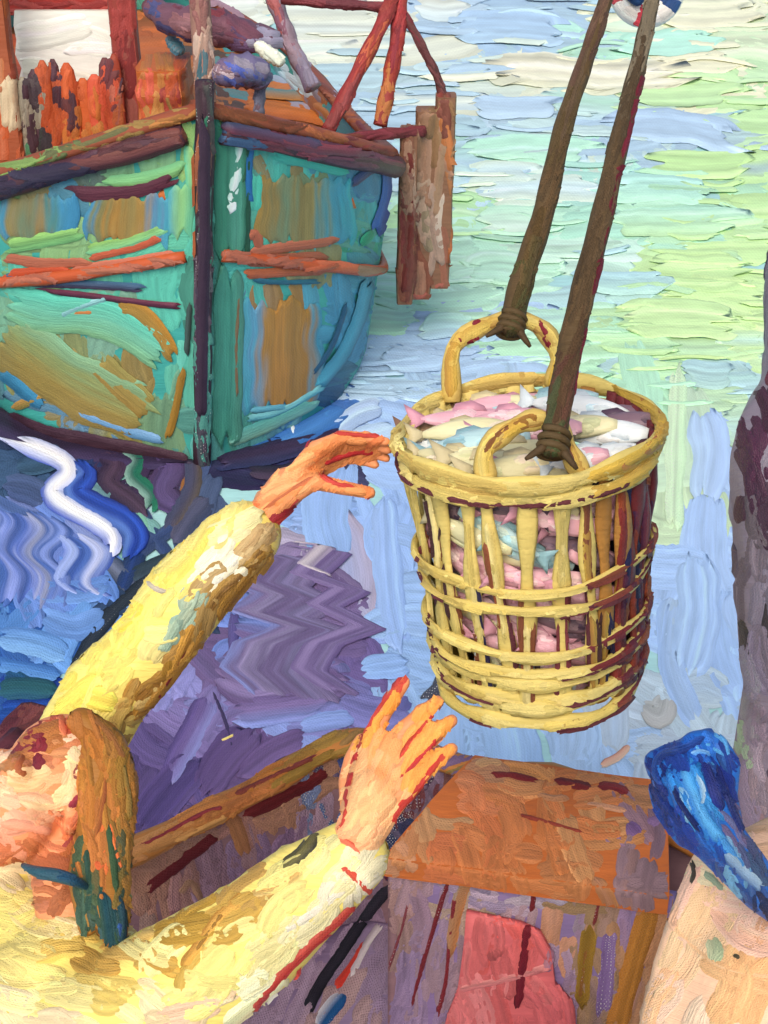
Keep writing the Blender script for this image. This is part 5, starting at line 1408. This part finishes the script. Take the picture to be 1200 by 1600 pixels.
for s in (-1, 1):
    hip = PV2 + V((-.01, .09 * s, -.03)); kn_ = V((hip.x - .03, hip.y, (hip.z + FZ) / 2 + .04)); ft = V((hip.x + .02, hip.y, FZ + .10))
    tp += chain([hip, kn_, ft], [.11, .08, .07])
    b_ = Paint('boot', M_CLOTH)
    ft = V((hip.x + .02, hip.y, FZ + .055))
    b_.base(blob([cap(ft + V((.03, 0, .06)), ft + V((.03, 0, 0)), .058, .05), cap(ft + V((.03, 0, 0)), ft + V((-.15, 0, -.008)), .05, .042)], .008, 4), '#2c3438'); b_.begin(); b_.build(p2)
t2.base(blob(tp, .01, 5), '#6a5c6c'); t2.begin(); t2.around('6a5c6c 5c5060 7a6a78', .13, .04).build(p2)

# ================================================================== long strokes that carry the drawing
def lay(p, items, h=3, lift=4.0, **kw):
    for k, it in enumerate(items):
        pts, w_, c_ = it[:3]
        kk = dict(kw)
        if len(it) > 3:
            kk.update(it[3])
        p.stroke(pts, w_, ['#' + q for q in c_.split()], **{**dict(h=h, lift=lift + k * .04), **kk})


lay(hp, [
    ([(62, 378), (62, 298)], 128, '3f84a0 8a7a4a 6a7a60 8a7040 4a7a78 3f84a8 3a7ca0', dict(h=1.0, taper=.93, ends=.24, streak=.05)),
    ([(198, 388), (204, 292)], 132, '3f80a0 7a7a50 9a7438 847848 9a7a40 5a84a0 4a9cb0', dict(h=1.0, taper=.93, ends=.24, streak=.05)),
    ([(282, 380), (284, 280)], 40, '4a9cb0 84b878 5cb898', dict(h=1.0, taper=.93, ends=.24, streak=.05)),
    ([(475, 394), (478, 266)], 152, '947a40 8a7848 6c8468 84784c 8a8050 4c8890 3c88a0 3a9ca4', dict(h=1.0, taper=.93, ends=.24, streak=.05)),
    ([(435, 650), (438, 458)], 128, '4a9cac 5c94b0 a0783c a87838 98743c a07434 3c94ac', dict(h=1.0, taper=.9, streak=.05)),
    ([(415, 235), (480, 245), (560, 268)], 34, '44b8a4 48b4a4', dict(h=1.6)),
    ([(395, 330), (402, 270)], 26, '54c0a8 4ab49c', dict(h=1.4)),
    ([(0, 515), (60, 560), (140, 610), (250, 660)], 92, '78a884 84925c 8e7c40 8a7840', dict(h=1.0, taper=.9, streak=.05)),
    ([(0, 470), (80, 490), (170, 500), (270, 560)], 60, '58bca4 6cb498 78a878', dict(h=1.0, taper=.9, streak=.05)),
    ([(170, 478), (215, 484), (250, 520), (276, 565)], 28, 'a0742c 947c40', dict(h=1.6)),
    ([(150, 560), (190, 600), (240, 640)], 44, '8c8448 94783a', dict(h=1.0, taper=.9, streak=.05)),
    ([(110, 640), (190, 668), (260, 690)], 16, '6c94b8 5484a8'), ([(0, 575), (30, 600), (70, 640)], 22, '3f88ac 2f6c90'),
    ([(18, 640), (50, 625), (70, 622)], 14, 'a0783c 8c8448'),
    ([(95, 492), (130, 478), (175, 462)], 14, '9accd0 78bcb8'), ([(110, 488), (150, 486)], 9, 'b0703c'),
    ([(5, 386), (70, 374), (135, 360)], 24, '84b060 6aa86c'), ([(130, 392), (200, 378), (262, 355)], 20, '88b45c 6cb48c'),
    ([(160, 285), (230, 278), (300, 255)], 22, '6cae7c 84b46a'), ([(295, 225), (300, 300)], 16, '9cbc6c 5cbc98'),
    ([(0, 400), (70, 410), (150, 408)], 16, 'a8624a 98543c'), ([(135, 402), (210, 384), (262, 364)], 15, 'c4583a a4583e'), ([(90, 425), (190, 412), (300, 394)], 19, 'a8604a 9e5a46 94543f'), ([(0, 428), (60, 424), (120, 420)], 16, 'b84c2c'),
    ([(0, 428), (60, 440), (150, 444), (245, 450)], 14, '2f5c78 4a3448'), ([(55, 452), (150, 462), (225, 472), (290, 478)], 10, '5a2438 4a2838'),
    ([(100, 300), (160, 302), (230, 292), (288, 268)], 24, '4a2432 5c2c38', dict(h=3.5)),
    ([(365, 428), (440, 424), (526, 420)], 15, 'b0603c a4583c', dict(h=4)), ([(385, 395), (450, 384), (535, 372)], 17, 'ac644c a26048', dict(h=4)), ([(375, 408), (450, 404), (520, 398)], 18, '9c5a42 a46048'), ([(382, 372), (398, 365), (405, 395)], 16, 'a65e46'), ([(385, 436), (440, 440), (500, 438)], 8, '2c6478'),
    ([(358, 165), (358, 300), (358, 420)], 50, '3a7860 4a8c78 3a8068 2f6c58', dict(h=2)), ([(356, 400), (356, 560), (352, 705)], 46, '4a8070 44907c 3a7c6c', dict(h=2)), ([(386, 180), (386, 300), (384, 420)], 8, '24503f'), ([(366, 152), (372, 230), (362, 300), (356, 335)], 24, '1c8060 a0d4c4 f4faf6 f4faf6 8cc8b4 1c7058', dict(h=3)), ([(384, 160), (380, 230), (376, 300)], 10, '2c5c44 3a6c4c'),  # the white strip is a highlight painted beside the stem
    ([(396, 205), (386, 260), (390, 335)], 12, '1f5c94 2a6aa0'), ([(606, 245), (604, 310), (580, 372)], 24, '24488c 1c3c80 2c58a0', dict(h=4)), ([(545, 288), (570, 268), (592, 258)], 14, '2a4478 4a3858'), ([(580, 360), (560, 382)], 16, '2a9470'),
    ([(574, 425), (560, 490), (528, 560), (480, 615)], 22, '2c6478 4a98ac 357c94'), ([(540, 470), (515, 540), (480, 590)], 8, '24506c'), ([(372, 655), (440, 640), (520, 590)], 12, '7cc0c0 4a98a8'), ([(350, 690), (420, 660), (500, 620)], 22, '5cb4ac 7ca890'),
    ([(385, 640), (450, 634)], 10, '5ca0b0'), ([(372, 445), (366, 540), (368, 640)], 8, '84583c 6c6a50'), ([(298, 470), (292, 560)], 9, '3a4c48'),
    ([(0, 640), (60, 668), (150, 688), (250, 708), (312, 722)], 22, '3a2430 4a303c', dict(h=4)), ([(290, 560), (275, 640), (262, 690)], 12, '94702c'),
])
hp.around('3f9c92 4aa89c 3a8a8c 5a9c84', .5, .14, 1.3, 5)
lay(st, [([(300, 195), (303, 300), (304, 420)], 7, '94502f'), ([(318, 160), (320, 330), (316, 520), (314, 700)], 16, '342838 40303f')])
lay(wale, [([(0, 262), (60, 272), (150, 258)], 22, '2a2438 3c3448'), ([(100, 262), (200, 246), (300, 214)], 18, '6a3c38 4a2c34'), ([(330, 195), (420, 212), (510, 232)], 18, '3c4c68 6a3444'), ([(420, 218), (520, 235), (610, 236)], 16, '7a3840 5c3848')])
hp.fill((430, 85, 530, 205), '450,105,b8d0d8 470,125,c4d4d8 480,150,8c8494 500,175,a8683c 510,190,b07440 455,140,5a8c94', 55, 55, 16, cover=2.5, h=3)
lay(dk, [([(380, 168), (460, 180), (540, 195)], 22, 'c47430 b0602c'), ([(500, 180), (560, 190), (608, 196)], 18, 'b87838 a87030'), ([(390, 145), (450, 150), (520, 158)], 16, '4a8c94 b47838')])

# ------------------------------------------------------------------ water: combed swirls under the bows, mauve reflection painted into the colour, level dabs
LW = [
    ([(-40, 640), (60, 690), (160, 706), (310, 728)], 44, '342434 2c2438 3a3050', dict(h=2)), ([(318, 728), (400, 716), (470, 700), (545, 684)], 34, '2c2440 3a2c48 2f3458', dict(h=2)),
    ([(380, 738), (430, 742), (480, 728)], 20, '1f1c30 4a3c50'), ([(430, 700), (490, 672), (545, 640)], 44, '3464a8 4a80c0 2c5898', dict(h=1.5)), ([(430, 650), (480, 648), (530, 655)], 20, '4a84c0'), ([(518, 640), (485, 648), (458, 665), (462, 690)], 10, 'f0f4f2 d8e8f0', dict(h=4)), ([(520, 680), (560, 650), (600, 640)], 34, 'b8d0ee a8c4e8'),  # the near-white stroke is a painted glint
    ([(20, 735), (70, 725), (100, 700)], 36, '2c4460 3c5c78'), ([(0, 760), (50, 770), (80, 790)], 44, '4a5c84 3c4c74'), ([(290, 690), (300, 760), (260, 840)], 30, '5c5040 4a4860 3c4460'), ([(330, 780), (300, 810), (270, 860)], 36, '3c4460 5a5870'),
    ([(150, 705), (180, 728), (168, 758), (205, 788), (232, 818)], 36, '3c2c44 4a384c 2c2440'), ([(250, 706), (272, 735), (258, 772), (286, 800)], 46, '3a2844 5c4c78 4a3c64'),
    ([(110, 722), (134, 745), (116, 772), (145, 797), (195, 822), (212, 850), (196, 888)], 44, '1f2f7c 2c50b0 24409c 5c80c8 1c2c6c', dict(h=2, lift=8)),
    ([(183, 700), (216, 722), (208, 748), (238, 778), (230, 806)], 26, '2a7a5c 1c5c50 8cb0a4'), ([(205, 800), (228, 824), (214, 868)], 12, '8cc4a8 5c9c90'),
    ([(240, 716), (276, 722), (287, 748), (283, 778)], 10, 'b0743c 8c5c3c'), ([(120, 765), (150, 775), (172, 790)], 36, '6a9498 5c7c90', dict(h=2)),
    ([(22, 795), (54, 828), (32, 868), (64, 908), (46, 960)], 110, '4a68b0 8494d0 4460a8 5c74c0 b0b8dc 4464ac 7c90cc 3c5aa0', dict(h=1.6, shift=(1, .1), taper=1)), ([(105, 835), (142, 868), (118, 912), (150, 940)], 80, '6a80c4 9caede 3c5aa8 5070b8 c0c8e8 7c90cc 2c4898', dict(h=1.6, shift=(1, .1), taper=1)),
    ([(-10, 682), (45, 702), (96, 726), (106, 748), (82, 774), (112, 802), (152, 824), (176, 848), (164, 890)], 34, '8c9cd0 d0d4ea f6f6fa f0f2fa a8b4e0 4058b0', dict(h=2.5, lift=8.5)),
    ([(40, 925), (110, 930), (180, 915)], 40, '5a80c4 6c94d0', dict(h=1.5)), ([(60, 965), (120, 985), (170, 960)], 44, '7098d4 5c84c0', dict(h=1.5)), ([(-10, 1000), (60, 1010), (110, 1030)], 44, '5a88c8 7cacdc', dict(h=1.5)), ([(-10, 1040), (50, 1050), (100, 1062)], 24, '3868ac 5c90cc'),
    ([(-10, 1082), (40, 1078), (95, 1086)], 36, '1c4458 2a5c64 24506c'), ([(-10, 1120), (40, 1118), (95, 1112)], 40, '1c3c8c 2450a0 1a3478'), ([(60, 1150), (80, 1130), (100, 1110)], 20, '1c6080 2a7890'), ([(-10, 1200), (20, 1190), (40, 1170)], 30, '1c3484'),
    ([(275, 868), (215, 925), (155, 985), (108, 1070)], 24, '1c2430 2c3440 141c28', dict(dry=.06)), ([(200, 905), (250, 885), (290, 870)], 26, '22303c 3a4a58'),
    ([(402, 868), (440, 880), (408, 915), (470, 940), (425, 965), (500, 990), (440, 1015), (420, 1055), (470, 1100)], 150, '7880b4 6c5e82 8c82a6 64567c 6e6086 8078a0 776b8e 64587e', dict(h=.7, lift=8, ends=.04, sharp=True, shift=(1, .1), lane=6, taper=1, wob=.05)),  # zigzag reflection, drawn in colour
    ([(470, 860), (520, 868), (480, 904), (548, 928), (505, 952), (574, 986), (505, 1012), (480, 1052), (540, 1092)], 64, '6c5c88 8a7aa4 64547e 75688f 5c4c78', dict(h=.7, lift=8.6, ends=.04, sharp=True, shift=(1, .1), taper=1, wob=.05)),
    ([(455, 853), (510, 860), (478, 890), (520, 908)], 34, '8c7ca0 d4cccc b0a4b8 75688f', dict(h=.7, lift=9.2, sharp=True, shift=(1, .2))), ([(352, 985), (420, 1005), (470, 1025), (540, 1030)], 60, '6f8ccc 6c5c88 7c70a0', dict(h=2)), ([(330, 1050), (400, 1075), (480, 1062), (548, 1070)], 66, '7c80b8 64527c 8c7ca8 5c4c74', dict(h=2)), ([(360, 1120), (440, 1110), (520, 1100)], 50, '6c5a88 7a6a98 8494d0', dict(h=2)),
    ([(370, 950), (366, 1020), (392, 1090)], 18, '4a4478 5c5488'), ([(330, 1085), (300, 1150), (255, 1230)], 44, '8c90c8 6c5c90 54467c', dict(h=1.5)), ([(310, 1180), (260, 1240), (215, 1300)], 60, '54467a 4c4070 5c4c80', dict(h=1.5)), ([(400, 1140), (350, 1190), (310, 1250)], 60, '6a5684 5a4878', dict(h=1.5)), ([(480, 1150), (420, 1180), (370, 1220)], 36, '705c8a 64507c'), ([(330, 1080), (352, 1130), (365, 1180)], 6, '3c3454'), ([(465, 1140), (510, 1128), (560, 1125)], 28, '90a8e0 8094cc'),
    ([(340, 1165), (355, 1158), (372, 1150)], 8, 'e8cc78'),
    ([(560, 1050), (600, 1045), (640, 1040)], 40, '98bcec 90b4e8', dict(h=1)), ([(600, 760), (604, 850), (612, 950), (630, 1030)], 44, '94b6ea 9cbcec', dict(h=1)), ([(660, 1100), (690, 1080), (692, 1050)], 34, '2c2420 4a3c48', dict(dry=.22, thin=.9)), ([(622, 1110), (640, 1095)], 26, '5a5494'),
    ([(1062, 560), (1056, 700), (1052, 840)], 30, 'c4e6b4 d0e8bc', dict(dry=.16, thin=.9)), ([(1095, 640), (1110, 700), (1100, 790)], 60, 'a6c2e8 b0cce4', dict(h=1)), ([(1085, 860), (1092, 960), (1070, 1060)], 70, 'a0c0ea a8c8ec', dict(h=1)), ([(1000, 1105), (1030, 1120), (1040, 1090)], 44, 'b8bcb4 b0b0a8', dict(h=1)), ([(935, 1200), (965, 1185), (985, 1165)], 12, 'c87c50 d8b898'), 
    ([(950, 74), (1040, 70), (1150, 62)], 38, 'aee8cc b4e8d4', dict(h=4)), ([(735, 112), (850, 112), (960, 124), (1110, 112)], 52, 'eeeecd f0eacb e8eccb', dict(h=4)), ([(920, 204), (1010, 198), (1090, 206), (1186, 232)], 52, 'a0bcd8 a8c4dc', dict(h=4)), ([(690, 50), (790, 44), (900, 56)], 50, 'a2c2e2 a8c8e0', dict(h=4)), ([(1010, 20), (1100, 24), (1200, 18)], 46, 'e8ecc8 ecebc8', dict(h=4)), ([(640, 10), (690, 20), (740, 14)], 34, 'e8ecd8 c8dce0'), ([(720, 165), (800, 172), (890, 168)], 34, 'a8c4de b0cce0', dict(h=4)), ([(720, 240), (830, 232), (950, 240)], 40, 'b0e8cc b8ead0', dict(h=3)), ([(730, 352), (800, 346), (880, 356)], 44, 'b8e8ca d0ead8', dict(h=3)), ([(930, 300), (1030, 296), (1120, 306)], 44, 'a8dcd2 b0e4c8', dict(h=3)), ([(960, 150), (1060, 152), (1180, 146)], 34, 'c4eaa0 c0e8a8', dict(h=2)), ([(1000, 256), (1090, 262), (1190, 256)], 44, 'bce894 c2ea9c', dict(h=2)), ([(940, 352), (1040, 350), (1190, 346)], 44, 'b0e6c8 bce8b0', dict(h=3)), ([(1000, 420), (1090, 430), (1180, 424)], 60, 'c6eca0 c2ea9c', dict(h=2)), ([(880, 440), (980, 446), (1060, 440)], 36, 'a8d2dc b0dcd0', dict(h=4)), ([(960, 505), (1060, 500), (1170, 510)], 60, 'c6eca2 c8eca4', dict(h=1.5)),
    ([(720, 425), (780, 420), (830, 428)], 50, 'bcecce b8ead0', dict(h=2)), ([(640, 520), (700, 510), (780, 520)], 40, 'b4e8cc acd0e8', dict(h=2)), ([(580, 560), (640, 566), (720, 556)], 40, 'a8c8ea a4c4e6', dict(h=3)), ([(1060, 580), (1110, 590), (1150, 586)], 44, 'a8d0d8 b0d8d0', dict(h=2)),
]
for it in LW:
    far = sum(q[1] for q in it[0]) / len(it[0]) < 620 and it[0][0][0] > 560
    blue = it[0][0][0] > 585 and not far
    cs = it[2].split()
    if far or blue:
        cs = [C(c) * .9 + C('cfe4d4' if far else 'a8c4e8') * .1 for c in cs]
    else:
        cs = [C(c) for c in cs]
    kw = dict(it[3]) if len(it) > 3 else {}
    water.stroke(it[0], it[1], cs, **{**dict(h=1.9, lift=4.9 if far or blue else 6.2, ends=.3 if far else .16, frag=0), **kw})


for p in ALL:
    if p is not bd and p.name in ('post', 'window_pane', 'lintel', 'side_wall', 'roof'):
        p.pending = bd
for p in sorted(ALL, key=lambda q: isinstance(q.pending, Paint)):
    p.build(p.pending.ob if isinstance(p.pending, Paint) else p.pending)
water.build(None, kind='structure')
